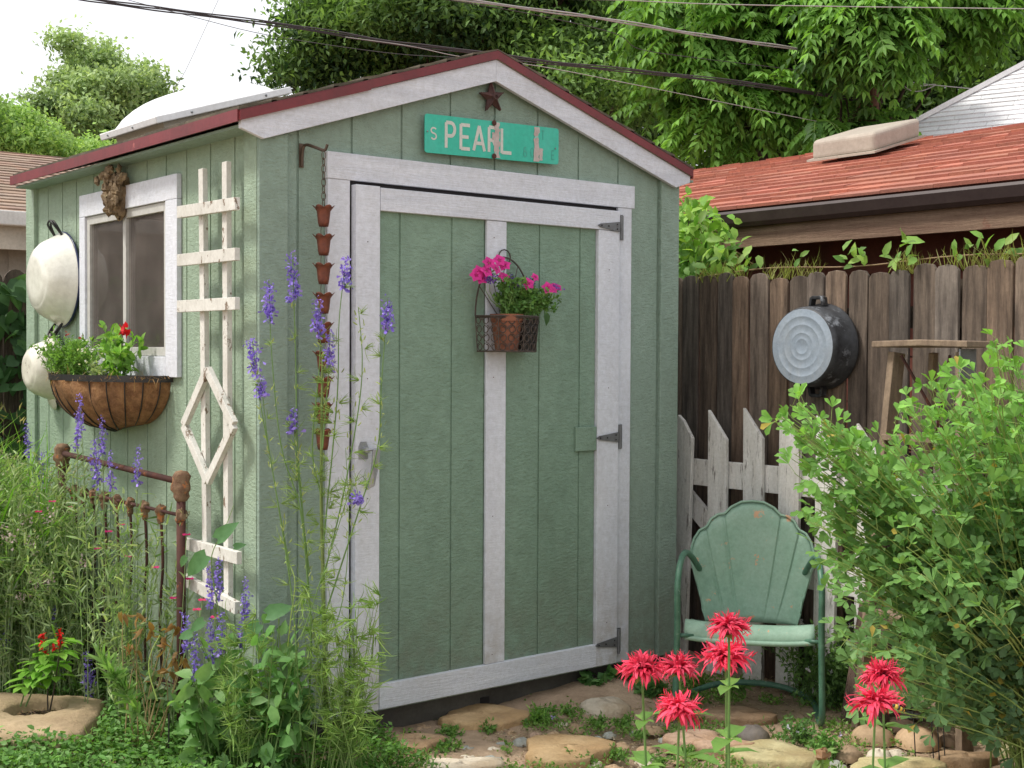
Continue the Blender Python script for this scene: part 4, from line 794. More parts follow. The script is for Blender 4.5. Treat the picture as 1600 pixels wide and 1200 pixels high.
mb.tube(P, .0055, 6); mb.build('rolled_edge', M['chair'], t, smooth=True)
mb = MB()
for s in (-1, 1): mb.tube([ch(s*hw*1.0, .0, zf-.05), ch(s*hw*.8, -.03, zf-.055)], .008, 6)
mb.tube([ch(-hw, -.08, .335), ch(hw, -.08, .335)], .008, 6); mb.each('brace', M['chairtube'], t, smooth=True)
# ------------------------------------------------------------------ shingled roofs
def shingle_roof(name, m, parent, O, E, U, Lx, Ls, expo, tab, hue=.25, thick=.006, seed=1, contrast=.0):
    """O: eave corner, E: unit vector along the eave, U: unit vector up the slope"""
    rs = random.Random(seed); O, E, U = (np.array(q, float) for q in (O, E, U)); Nn = np.cross(E, U); Nn = Nn if Nn[2] > 0 else -Nn; mb = MB(); r = 0; s = -.02
    while s < Ls:
        x = -rs.random()*tab
        while x < Lx:
            w = tab*rs.uniform(.45, 1.25); th = thick*rs.choice((.75, 1., 1.15)); k = rs.uniform(1-hue, 1+hue); kk = (k*rs.uniform(.94, 1.1), k, k*rs.uniform(.92, 1.04))
            a, b = max(x, 0), min(x+w-.002, Lx)
            if b > a+.01:
                s1 = min(s+expo*1.05, Ls); P = [O+E*a+U*s, O+E*a+U*s+Nn*(th+.002), O+E*a+U*s1+Nn*.002, O+E*a+U*s1]; mb.prism(P, E*(b-a), kk)
            x += w
        s += expo; r += 1
    return mb.build(name, m, parent, color=True)
# garage on the right
t = thing('garage', 'neighbouring dark garage with a red shingle roof and brown gutter', 'building', (3.6, 0, 0))
Xg, Xr = 3.3, 5.5; g1, g2 = onX(Xg, 1100, 321), onX(Xg, 1600, 272); Zg = (g1[2]+g2[2])/2; r1, r2 = onX(Xr, 1100, 257), onX(Xr, 1600, 195); Zr = (r1[2]+r2[2])/2
Y0g, Y1g = -3.4, 4.2; sl3 = np.array([Xr-Xg, 0, Zr-Zg]); Ls3 = np.linalg.norm(sl3); U3 = sl3/Ls3
mb = MB(); mb.prism([(Xg, Y0g, Zg-.03), (Xr, Y0g, Zr-.03), (Xr+1, Y0g, Zr-.34), (Xr+1, Y0g, Zr-.37), (Xr, Y0g, Zr-.06), (Xg, Y0g, Zg-.06)], (0, Y1g-Y0g, 0)); rfo = mb.build('roof', M['darkred'], t)
shingle_roof('shingles', M['shingle_red'], rfo, (Xg-.015, Y0g, Zg-.028), (0, 1, 0), U3, Y1g-Y0g, Ls3, .165, .24, .14, .015, 3)
U4 = U3*np.array([-1, 1, 1]); shingle_roof('shingles', M['shingle_red'], rfo, (Xr+1.0, Y0g, Zr-.338), (0, 1, 0), U4, Y1g-Y0g, 1.04, .25, .5, .2, .008, 5)
mb = MB(); mb.prism([(Xg-.02, Y0g, Zg-.045), (Xg-.075, Y0g, Zg-.05), (Xg-.085, Y0g, Zg-.065), (Xg-.07, Y0g, Zg-.115), (Xg-.05, Y0g, Zg-.135), (Xg-.02, Y0g, Zg-.135)], (0, Y1g-Y0g, 0)); mb.build('gutter', M['gutter'], t)
mb = MB(); mb.box((Xg-.02, Y0g, Zg-.245), (Xg+.02, Y1g, Zg-.062)); mb.build('fascia_board', M['beam'], t)
mb = MB()
for k in range(9): mb.box((3.62, Y0g+.1, k*.24), (3.68, Y1g-.1, k*.24+.232))
mb.box((3.635, Y0g+.12, 0), (3.67, Y1g-.12, Zg-.04)); mb.build('wall', M['darkred'], t)
mb = MB(); mb.box((Xg+.02, Y0g, Zg-.10), (3.66, Y1g, Zg-.07)); mb.box((3.58, Y0g+.1, 1.87), (3.62, Y1g-.1, 1.92)); mb.build('soffit', M['darkred'], t)
# vent box
v0, v1 = onX(4.75, 1272, 243), onX(4.75, 1370, 239)
zb = Zg+(4.75-Xg)*(Zr-Zg)/(Xr-Xg)
mb = MB(); ya, yb3 = v0[1], v1[1]; zz = lambda x: Zg+(x-Xg)*(Zr-Zg)/(Xr-Xg)
xa, xb = 4.72, 5.22; P = [(xa, yb3, zz(xa)+.02), (xb, yb3, zz(xb)+.02), (xb, ya, zz(xb)+.02), (xa, ya, zz(xa)+.02)]
mb.prism(P, (0, 0, .13)); o = mb.build('roof_vent', M['ventm'], t, bevel=.03)
o.modifiers['b'].segments = 4
mb = MB(); mb.prism([(xa-.02, yb3-.02, zz(xa-.02)+.018), (xb+.02, yb3-.02, zz(xb+.02)+.018), (xb+.02, ya+.02, zz(xb+.02)+.018), (xa-.02, ya+.02, zz(xa-.02)+.018)], (0, 0, .014)); mb.build('flange', M['ventm'], o)
# pale roof beyond
t = thing('pale_roofed_house', 'house with pale grey shingle roof beyond the garage', 'building', (9, 0, 0))
E5 = np.array([0, -1., 0.])
P0 = at(10.7, 1382, 219); P1 = at(10.7, 1610, 98); dz5 = P1[2]-P0[2]
# slope plane facing the garden; its left rake climbs from P0 towards the ridge
rk = nrm(P1-P0); eav = nrm(np.array([0.30, -1., 0])); nrm5 = np.cross(eav, rk)
U5 = nrm(np.cross(nrm5, eav)); U5 = U5 if U5[2] > 0 else -U5
L5 = (P1-P0)@U5; sh5 = (P1-P0)@eav
mb = MB(); rs = random.Random(6); n5 = 50; ex = 3.2/n5; start = -1.6
for r in range(n5+20):
    s = start+r*ex; o = P0+rk*(s/(rk@U5)); x = 0
    while x < 5.:
        w = rs.uniform(.2, .42); k = rs.uniform(.88, 1.08); A_ = o+eav*x; mb.prism([A_, A_+nrm(np.cross(eav, U5))*(-.012 if np.cross(eav, U5)[2] < 0 else .012), A_+U5*ex*1.03+nrm(np.cross(eav, U5))*(-.002 if np.cross(eav, U5)[2] < 0 else .002), A_+U5*ex*1.03], eav*(w-.004), (k, k, k)); x += w
rt = P0+rk*((start-.02)/(rk@U5)); rtop = P0+rk*((start+(n5+20)*ex)/(rk@U5))
mb2 = MB(); mb2.prism([rt, rt+eav*5, rtop+eav*5, rtop], (0, 0, -.08)); ro = mb2.build('roof', M['gutter_white'], t); mb.build('shingles', M['shingle_grey'], ro, color=True); mb = MB(); mb.bar(rt-eav*.02+np.array([0, 0, .015]), rtop-eav*.02+np.array([0, 0, .015]), .09, .04); mb.build('rake_board', M['shingle_grey'], t, color=True)
mb = MB(); bq = rt+eav*.3; mb.prism([(bq[0]+.2, bq[1], 0), (bq[0]+.2, bq[1]-5, 0), (bq[0]+3.2, bq[1]-5, 0), (bq[0]+3.2, bq[1], 0)], (0, 0, rt[2]-.05)); mb.build('wall', M['stucco'], t)
# left neighbour house
t = thing('tan_roofed_house', 'beige neighbour house with tan shingle roof and white gutter', 'building', (-3, 7, 0))
Yh, Yr5 = 7., 10.; ze = onY(Yh, 10, 329)[2]; zr5 = onY(Yr5, 20, 236)[2]; slh = np.array([0, Yr5-Yh, zr5-ze]); Lh = np.linalg.norm(slh)
mb = MB(); mb.prism([(-12, Yh, ze-.02), (-12, Yr5, zr5-.02), (-12, 2*Yr5-Yh, ze-.02), (-12, 2*Yr5-Yh, ze-.08), (-12, Yr5, zr5-.08), (-12, Yh, ze-.08)], (17.5, 0, 0)); ro = mb.build('roof', M['cream'], t)
shingle_roof('shingles', M['shingle_tan'], ro, (-12, Yh-.02, ze-.018), (1, 0, 0), slh/Lh, 17.5, Lh, .14, .34, .14, .012, 9)
mb = MB(); mb.box((-12, Yh-.13, ze-.13), (5.5, Yh-.022, ze-.01)); mb.build('gutter', M['gutter_white'], t, bevel=.01)
mb = MB(); mb.box((-12, Yh-.02, ze-.32), (5.5, Yh+.02, ze-.085)); mb.build('fascia_board', M['cream'], t)
mb = MB(); mb.box((-12, Yh+.3, 0), (5.3, Yh+.4, ze-.05))
mb.build('wall', M['stucco'], t)
mb = MB()
for k in range(52): mb.box((-12+k*.33, Yh+.292, 0), (-12+k*.33+.30, Yh+.2995, ze-.06))
mb.build('siding', M['stucco'], t)
mb = MB(); mb.box((.93, 5.2, 0), (1.03, 5.3, 1.95)); mb.build('post', M['gutter_white'], t)
# ------------------------------------------------------------------ ground
G = 60; n = 60; xs = np.concatenate([np.linspace(-90, -8, 12), np.linspace(-7.5, 7.5, 121), np.linspace(8, 90, 12)])
V = [];
for x in xs:
    for y in xs: V.append((x, y, (.012*math.sin(x*5.1+y*2)+.010*math.sin(y*6.3-x*3)+.006*math.sin(x*17+y*13)) if abs(x) < 8 and abs(y) < 8 else 0))
V = np.array(V); V[:, 2] -= .012; V[:, 2] += np.where((V[:, 0] > -.1) & (V[:, 0] < 3), .038*np.exp(-(np.maximum(-V[:, 1], 0)/.22)**2), 0)*np.clip((V[:, 0]+.1)/.4, 0, 1); k = len(xs)
g = obj('ground', V, [(i*k+j, (i+1)*k+j, (i+1)*k+j+1, i*k+j+1) for i in range(k-1) for j in range(k-1)], M['ground'], smooth=True); tag(g, 'reddish tan dirt of the garden', 'ground', kind='structure')
# ------------------------------------------------------------------ paving stones
lat = np.array([RV[0], RV[1], 0]); lat /= np.linalg.norm(lat); dep = np.array([-lat[1], lat[0], 0]); dep = dep if dep@F > 0 else -dep
TAN, OCH, GRY, PAL, PNK, BRN, YEL, DRK = (.54, .38, .24), (.64, .46, .26), (.44, .46, .43), (.70, .63, .52), (.60, .42, .31), (.38, .27, .18), (.64, .58, .34), (.22, .195, .18)
ST = [(755, 1124, 72, 20, OCH, 1, 'long tan slab lying along the shed below the door'), (661, 1137, 22, 12, TAN, 0, ''), (650, 1166, 40, 17, TAN, 1, 'rounded tan slab at the edge of the green ground cover'),
 (730, 1166, 12, 6, GRY, 0, ''), (730, 1181, 14, 7, PAL, 0, ''), (771, 1168, 15, 5.5, PAL, 0, ''), (768, 1183, 19, 7, GRY, 0, ''), (784, 1159, 11, 4, GRY, 0, ''), (816, 1155, 17, 7.5, GRY, 0, ''), (842, 1101, 15, 8, GRY, 0, ''), (870, 1099, 13, 10, TAN, 0, ''),
 (838, 1145, 12, 6, PNK, 0, ''), (868, 1145, 14, 7, TAN, 0, ''), (901, 1134, 14, 9, TAN, 0, ''), (933, 1152, 13, 7, GRY, 0, ''), (886, 1176, 72, 24, OCH, 1, 'large ochre flagstone in the middle of the paving'), (722, 1203, 60, 14, PAL, 1, 'pale beige slab at the bottom edge between weeds'),
 (945, 1108, 44, 19, PAL, 3, 'rough whitish rock in front of the door corner'), (1019, 1137, 22, 8, TAN, 0, ''), (952, 1144, 11, 6, GRY, 0, ''), (991, 1142, 8, 4, GRY, 0, ''), (972, 1161, 13, 7, TAN, 0, ''), (950, 1172, 12, 8, BRN, 0, ''), (1012, 1186, 22, 9, PAL, 0, ''), (1010, 1168, 18, 7, TAN, 0, ''),
 (1085, 1160, 50, 15, PNK, 1, 'flat pinkish slab beneath the front of the chair'), (1130, 1170, 44, 10, PNK, 1, 'thin pale pink slab behind the yellowish flagstone'), (1150, 1122, 62, 15, BRN, 1, 'shaded brown slab under the chair seat'), (1176, 1149, 29, 16, DRK, 2, 'dark rounded cobble under the chair'), (1208, 1184, 68, 21, YEL, 1, 'yellowish green flagstone in front of the chair'),
 (1362, 1152, 34, 15, TAN, 2, 'long tan cobble behind the white pebbles'), (1405, 1134, 26, 18, PNK, 2, 'pinkish cobble behind the large round boulder'), (1435, 1158, 39, 31, TAN, 2, 'largest round beige boulder beside the wire stakes'), (1375, 1181, 22, 14, PAL, 2, 'smooth whitish pebble in front of the tan cobble'), (1400, 1174, 19, 8, PAL, 0, ''), (1325, 1179, 26, 12, BRN, 2, 'olive brown cobble left of the white pebbles'),
 (1307, 1191, 15, 9, GRY, 0, ''), (1485, 1157, 19, 14, BRN, 2, 'brown cobble at the right of the round boulder'), (1425, 1114, 24, 7, GRY, 0, ''), (1575, 1175, 32, 20, YEL, 2, 'yellow cobble under the leafy bush'), (1512, 1190, 42, 11, TAN, 1, 'flat tan stone at the foot of the leafy bush'), (1400, 1203, 70, 9, YEL, 1, 'flat yellow slab below the round boulder'),
 (905, 1095, 14, 6, TAN, 0, ''), (1040, 1152, 12, 5, GRY, 0, ''), (930, 1190, 14, 6, PAL, 0, ''), (958, 1197, 18, 7, TAN, 0, ''), (812, 1190, 12, 5, PNK, 0, ''), (690, 1178, 12, 5, TAN, 0, ''), (800, 1141, 9, 4, TAN, 0, ''), (1250, 1150, 18, 8, BRN, 0, ''), (1055, 1100, 20, 6, TAN, 0, ''), (880, 1128, 9, 4, PAL, 0, ''), (1060, 1182, 14, 7, TAN, 0, '')]
rs = random.Random(77)
for i, (px, py, rx, ry, c, kind, lab) in enumerate(ST):
    P = onZ(.01, px, py); D0 = (P-C)@F; s = D0/f; a = rx*s; hgt = {0: .30*min(a, .05)+.004, 1: .036, 2: min(a*.75, .095), 3: .055}[kind]; b = max((ry*s-hgt*.45)/.27, a*.5)
    if kind == 2: b = a*.85
    K = 22; L = 7; V = []; ph = [rs.uniform(0, 6.3) for _ in range(5)]
    zb_ = -.02
    for l in range(L):
        tl = l/(L-1)
        if kind == 1: rr, z = [(1.0, -.02), (1.03, .55), (1.015, .9), (.975, 1.), (.7, 1.05), (.35, 1.0), (.0, 1.03)][l]; z = z*hgt if z > 0 else z
        else: th = tl*PI/2; rr, z = math.cos(th)**.8 if l < L-1 else 0, hgt*math.sin(th)**(.5 if kind == 3 else 1)-.006
        for j in range(K):
            t_ = 2*PI*j/K; w = 1+(.12 if kind == 1 else .07)*math.sin(2*t_+ph[0])+(.10 if kind == 1 else .03)*math.sin(3*t_+ph[1])+(.05 if kind == 1 else .015)*math.sin(5*t_+ph[2])+(.03*math.sin(9*t_+ph[3]) if kind == 1 else 0)
            V.append(P*np.array([1, 1, 0])+lat*a*rr*w*math.cos(t_)+dep*b*rr*w*math.sin(t_)+np.array([0, 0, z+(.004*math.sin(3*t_+l+ph[3]) if l else 0)]))
    Fc = [(l*K+j, l*K+(j+1) % K, (l+1)*K+(j+1) % K, (l+1)*K+j) for l in range(L-1) for j in range(K)]
    cc = np.array(c)*rs.uniform(.85, 1.12)
    o = obj('flagstone' if kind == 1 else ('cobble' if kind == 2 else 'pebble'), V, Fc, M['flag'] if kind in (1, 3) else M['stone'], None, (P[0], P[1], 0), np.tile(cc, (len(V), 1)), smooth=True)
    if lab: tag(o, lab, 'stone', 'stones of the rough paving')
    else:
        nm = {GRY: 'small smooth grey pebble set in the dirt paving', TAN: 'small tan pebble set in the dirt paving', PAL: 'small whitish pebble set in the dirt paving', PNK: 'small orange pink pebble set in the dirt paving', BRN: 'small dark brown pebble set in the dirt paving'}[c]
        tag(o, nm, 'stone', nm.replace('small', '').replace('pebble', 'pebbles').strip())
# driftwood wedge at the shed corner
q_ = onZ(0, 548, 1163); t = thing('wooden_wedge', 'pale bleached wedge of wood at the foot of the shed corner', 'wood', q_); mb = MB(); a_ = onY(q_[1], 536, 1108)
P = [(q_[0]-.04, q_[1], 0), (q_[0]+.07, q_[1]-.02, 0), (q_[0]+.035, q_[1], .05), (q_[0]+.0, q_[1]+.01, .11), (q_[0]-.02, q_[1]+.01, .12)]; mb.prism(P, (.01, .03, 0)); mb.build('wedge', M['bone'], t, bevel=.008)
# ------------------------------------------------------------------ small weeds and ground cover
def inpoly(px, py, poly):
    c = np.zeros(len(px), bool); n = len(poly); j = n-1
    for i in range(n):
        xi, yi = poly[i]; xj, yj = poly[j]; m = ((yi > py) != (yj > py)) & (px < (xj-xi)*(py-yi)/(yj-yi+1e-9)+xi); c ^= m; j = i
    return c
def clear_planter(q):
    v = np.column_stack([q, np.zeros(len(q))])-C; D = v@F; px = 800+f*(v@RV)/D; py = 600-f*(v@UV)/D; return q[~((px < 190) & (py > 1104))]
def gpoly(poly): return [tuple(onZ(0, *p)[:2]) for p in poly]
def scatter(poly, n):
    P = np.array(poly); out = np.zeros((0, 2))
    while len(out) < n:
        q = rng.uniform(P.min(0), P.max(0), (n*3, 2)); q = q[inpoly(q[:, 0], q[:, 1], poly)]; out = np.concatenate([out, q])
    return out[:n]
GC = gpoly([(-60, 1088), (170, 1060), (300, 1062), (430, 1085), (560, 1140), (600, 1160), (640, 1192), (700, 1215), (640, 1290), (200, 1300), (-80, 1290)])
def off_stone(q):
    v = np.column_stack([q, np.zeros(len(q))])-C; D = v@F; px = 800+f*(v@RV)/D; py = 600-f*(v@UV)/D; return q[~((px < 172-(py-1113)*.35) & (py > 1106) & (py < 1181))]
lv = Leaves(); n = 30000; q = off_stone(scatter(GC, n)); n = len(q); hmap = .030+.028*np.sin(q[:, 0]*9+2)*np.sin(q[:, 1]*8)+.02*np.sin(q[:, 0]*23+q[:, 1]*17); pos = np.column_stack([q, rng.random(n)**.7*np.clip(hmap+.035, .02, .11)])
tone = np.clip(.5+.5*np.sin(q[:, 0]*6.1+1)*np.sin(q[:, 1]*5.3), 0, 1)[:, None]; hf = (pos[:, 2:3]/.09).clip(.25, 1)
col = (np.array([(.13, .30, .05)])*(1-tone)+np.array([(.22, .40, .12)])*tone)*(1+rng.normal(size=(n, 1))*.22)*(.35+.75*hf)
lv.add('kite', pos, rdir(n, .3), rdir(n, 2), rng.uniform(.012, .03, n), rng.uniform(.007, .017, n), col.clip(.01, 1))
# larger rounder leaves on the left half
GL = gpoly([(-60, 1150), (60, 1165), (170, 1120), (240, 1080), (420, 1110), (470, 1180), (420, 1290), (-80, 1290)]); q = off_stone(scatter(GL, 4200)); n = len(q); pos = np.column_stack([q, rng.uniform(.03, .11, n)]); lv.add('oval', pos, rdir(n)*(1, 1, .4), rdir(n, 2.5), rng.uniform(.014, .034, n), rng.uniform(.011, .024, n), cvar(n, (.12, .29, .06), (.24, .42, .14)))
q = off_stone(scatter(GC, 700)); n = len(q); lv.add('blade', np.column_stack([q, np.zeros(n)]), rdir(n, 1.4), rdir(n), rng.uniform(.06, .16, n), .004, cvar(n, (.22, .40, .07), (.34, .5, .12)))
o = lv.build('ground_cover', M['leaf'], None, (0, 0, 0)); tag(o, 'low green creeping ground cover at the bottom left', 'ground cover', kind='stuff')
def clump(name, label, px, py, rpx, n, h, leaf, L, wr, ca, cb, flowers=None, cat='weed', stem=True, z0=0.):
    P = onZ(z0, px, py); s = ((P-C)@F)/f; t = thing(name, label, cat, P); lv = Leaves(); sb = MB(); R_ = rpx*s; k = max(5, n//14)
    for i in range(k):
        b = P+np.array([rng.normal()*R_*.35, rng.normal()*R_*.35, 0]); e = b+np.array([rng.normal()*R_*.45, rng.normal()*R_*.45, h*rng.uniform(.35, 1)]); Q = bez(b, (b+e)/2+np.array([0, 0, h*.25]), e, 5)
        stemline(Q, .0016, sb, tuple(np.array(ca)*.8), .0007, 4); m = n//k; tt = rng.uniform(.1, 1, m)*4; i0 = np.minimum(tt.astype(int), 3); pos = Q[i0]+(Q[i0+1]-Q[i0])*(tt-i0)[:, None]+rng.normal(size=(m, 3))*.006
        lv.add(leaf, pos, rdir(m, .4), rdir(m, 2), rng.uniform(L*.6, L*1.2, m), rng.uniform(L*.6, L*1.2, m)*wr, cvar(m, ca, cb))
    sb.build('stem', M['stem'], t, color=True); lv.build('foliage', M['leaf'], t)
    if flowers:
        for i in range(flowers[0]):
            fl = Leaves()
            c_ = P+np.array([rng.normal()*R_*.5, rng.normal()*R_*.5, h*rng.uniform(.4, 1.0)]); fl.add('obov', np.repeat(c_[None], 6, 0), rdir(6, .1)-.6*F, rdir(6), flowers[2], flowers[2]*.8, cvar(6, flowers[1], flowers[1], .15)); fl.build('flower', M['petal'], t)
    return t
G1, G2 = (.12, .27, .055), (.22, .40, .11)
clump('viola_clump', 'dark green violas with tiny mauve flowers below the left end of the door', 615, 1130, 24, 260, .09, 'kite', .022, .5, (.07, .17, .05), (.15, .30, .10), (5, (.42, .35, .6), .012), 'flower')
clump('viola_clump', 'green tuft with one violet flower on the long tan slab', 840, 1128, 25, 300, .055, 'blade', .035, .16, G1, (.28, .48, .10), (2, (.40, .33, .6), .011), 'flower')
for k, (px, py, r, n, lab) in enumerate(((700, 1150, 20, 200, 'small weed patch among pebbles left of the striped pebble'), (760, 1143, 22, 160, 'sparse weed below the long tan slab'), (690, 1172, 26, 260, 'bright green weed patch beside the rounded tan slab'), (860, 1118, 14, 120, 'weed sprig right of the viola tuft'), (790, 1102, 8, 60, 'tiny weed sprouting against the dark foundation'), (823, 1097, 7, 60, 'upright weed sprout against the foundation near the grey pebble'), (885, 1118, 12, 90, 'weed between pebble and rough whitish rock'), (935, 1136, 20, 170, 'creeping weed in front of the rough whitish rock'), (975, 1135, 24, 180, 'weed mat right of the rough whitish rock'), (1000, 1155, 16, 120, 'weed among pebbles before the first red bloom stem'), (960, 1186, 26, 200, 'weed mat at the bottom beside the large ochre flagstone'), (1070, 1180, 20, 160, 'weed among pebbles beneath the red blooms'), (1035, 1195, 22, 160, 'weed at the bottom edge under the leftmost red blooms'), (905, 1192, 24, 180, 'grassy weed in front of the large ochre flagstone'))):
    clump('weed', lab, px, py, r, n, .035, 'kite', .02, .55, G1, (.26, .44, .12))
for px, py, r, lab in ((925, 1082, 26, 'round leaved strawberry patch under the right end of the door'), (985, 1075, 28, 'round leaved patch at the shed right corner'), (1020, 1090, 20, 'round leaved plant left of the chair leg')):
    clump('round_leaved_weed', lab, px, py, r, 150, .085, 'heart', .038, .95, (.10, .25, .07), (.22, .40, .14))
clump('rosette_weed', 'rosette of upright leaves in front of the picket fence', 1153, 1082, 16, 36, .05, 'oval', .065, .35, (.17, .33, .08), (.25, .42, .12)); clump('rosette_weed', 'small green weed at the foot of the pickets left of the rosette', 1092, 1073, 14, 70, .05, 'oval', .035, .5, (.15, .32, .05), (.25, .42, .10))
clump('pansy_plant', 'leafy pansy plant with small white and violet flowers right of the chair', 1305, 1098, 72, 2400, .34, 'kite', .030, .55, (.10, .21, .06), (.24, .40, .14), (30, (.78, .74, .84), .014), 'flower')
clump('pansy_plant', 'dry pale stemmed plant growing behind the chair front leg', 1262, 1062, 40, 800, .28, 'kite', .024, .45, (.16, .24, .08), (.38, .36, .17), (4, (.5, .42, .3), .012), 'flower')
clump('pansy_plant', 'spreading green plant between dark cobble and chair leg', 1245, 1160, 34, 420, .09, 'kite', .022, .5, (.10, .22, .06), (.18, .34, .10), (3, (.6, .58, .66), .011), 'flower')
clump('pansy_plant', 'bright green seedling with a violet flower at the bottom edge', 1290, 1185, 22, 300, .10, 'kite', .024, .5, (.15, .34, .07), (.26, .46, .14), (3, (.45, .38, .6), .012), 'flower')
PV = gpoly([(560, 1122), (760, 1085), (1040, 1052), (1330, 1062), (1560, 1100), (1640, 1300), (620, 1300)])
lv = Leaves(); n = 5200; q = scatter(PV, n); lv.add('kite', np.column_stack([q, rng.uniform(.0, .006, n)]), rdir(n)*(1, 1, .2), (0, 0, 1)+rng.normal(size=(n, 3))*.25, rng.uniform(.006, .022, n), rng.uniform(.004, .010, n), cvar(n, (.20, .13, .08), (.62, .5, .36)))
n = 6000; q = scatter(PV, n); sz5 = rng.uniform(.004, .013, n); lv.add('grit', np.column_stack([q, np.full(n, -.001)]), rdir(n)*(1, 1, .2), (0, 0, 1)+rng.normal(size=(n, 3))*.3, sz5, sz5*rng.uniform(.6, 1, n), cvar(n, (.25, .19, .14), (.66, .56, .45)))
o = lv.build('litter', M['leaf'], None, (1, -.6, 0)); tag(o, 'dry leaf litter and grit scattered between the paving stones', 'litter', kind='stuff')
lv = Leaves(); n = 34000; q = scatter(PV, n); msk = np.sin(q[:, 0]*8.3+1.3)*np.sin(q[:, 1]*7.1+.4)+.6*np.sin(q[:, 0]*17+q[:, 1]*13)+.4*np.sin(q[:, 0]*31-q[:, 1]*23); q = q[msk > .12]; n = len(q)
for s_ in ST:
    c_ = onZ(.01, s_[0], s_[1]); dd_ = (c_-C)@F/f; ww = (np.column_stack([q, np.zeros(len(q))])-c_*np.array([1, 1, 0])); u = (ww@lat)/(s_[2]*dd_); v = (ww@dep)/max(s_[3]*dd_/.27, s_[2]*dd_*.5); q = q[u*u+v*v > .8]
n = len(q); lv.add('kite', np.column_stack([q, rng.uniform(.002, .028, n)]), rdir(n, .4), rdir(n, 2), rng.uniform(.010, .022, n), rng.uniform(.006, .013, n), cvar(n, (.13, .27, .055), (.28, .46, .12)))
o = lv.build('creeping_weed', M['leaf'], None, (1, -.6, 0)); tag(o, 'low green weeds creeping between the paving stones', 'ground cover', kind='stuff')
# ------------------------------------------------------------------ grass and flower bed on the left
BED = [(-.19, .55), (-.19, 2.28), (.2, 3.15), (-2.2, 3.15), (-1.6, 2.2), (-.62, 1.35), (-.45, .95)]
lv = Leaves(); n = 6500; q = scatter([(-.22, 1.5), (-.2, 2.35), (.3, 3.15), (-2.4, 3.15), (-1.9, 2.1), (-.70, 1.5)], n); hh3 = rng.uniform(.65, 1.12, n)
lv.add('arch', np.column_stack([q, np.zeros(n)]), rdir(n)*(.40, .40, 0)+(0, 0, 1), rdir(n)*(1, 1, 0), hh3, rng.uniform(.007, .014, n), cvar(n, (.17, .40, .05), (.38, .62, .12)))
q = clear_planter(scatter(BED, 900)); n = len(q); lv.add('arch', np.column_stack([q, np.zeros(n)]), rdir(n)*(.5, .5, 0)+(0, 0, 1), rdir(n)*(1, 1, 0), rng.uniform(.3, .6, n), rng.uniform(.004, .009, n), cvar(n, (.13, .28, .05), (.26, .42, .10)))
n = 800; q = scatter([(-.5, 2.6), (.1, 2.6), (.3, 3.15), (-2.4, 3.15), (-1.9, 2.5)], n); lv.add('kite', np.column_stack([q, rng.uniform(.5, 1.15, n)]), rdir(n, 1.5), rdir(n), .05, .009, cvar(n, (.45, .38, .16), (.55, .48, .25)))
o = lv.build('tall_grass', M['leaf'], None, (-.8, 2, 0)); tag(o, 'tall arching green grass along the shed side', 'grass', kind='stuff')
lv = Leaves(); sb = MB()
def bedtop(b):      # plants of the bed grow taller towards the back of it
    v = b-C; D = v@F; px = 800+f*(v@RV)/D; return C[2]-(np.interp(px, [-60, 0, 90, 170, 215, 245, 290, 420], [700, 710, 722, 740, 772, 850, 925, 950])-556)/f*D
NB = 1500; qq = scatter([(-.19, .55), (-.18, 2.2), (-1.5, 2.6), (-1.2, 1.65), (-.62, 1.25), (-.40, .85)], NB); qq = clear_planter(np.concatenate([qq, scatter([(-.19, .5), (-.19, 1.15), (-.44, 1.05), (-.38, .6)], 230)]))
for k in range(len(qq)):
    b = np.array([*qq[k], 0]); far = b[1]; h = max(bedtop(b)*rng.uniform(.55, 1.0), .2);  tilt = rng.normal(size=2)*.12; e = b+np.array([tilt[0], tilt[1], h]); Q = bez(b, (b+e)/2+np.array([*(rng.normal(size=2)*.04), .05]), e, 6)
    cc = cvar(1, (.22, .32, .15), (.34, .42, .22))[0]; sb.tube(Q, .0018, 3, .0008, tuple(cc)); m = 40; tt = rng.uniform(.15, 1, m)*5; i0 = np.minimum(tt.astype(int), 4); pos = Q[i0]+(Q[i0+1]-Q[i0])*(tt-i0)[:, None]
    lv.add('blade', pos, rdir(m, .9), rdir(m), rng.uniform(.025, .07, m), rng.uniform(.004, .009, m), cvar(m, (.19, .34, .10), (.48, .58, .30)))
    if k % 3 == 0: m = 8; lv.add('kite', e+rng.normal(size=(m, 3))*.02, rdir(m, .5), rdir(m), .014, .008, cvar(m, (.42, .44, .28), (.5, .48, .35)))

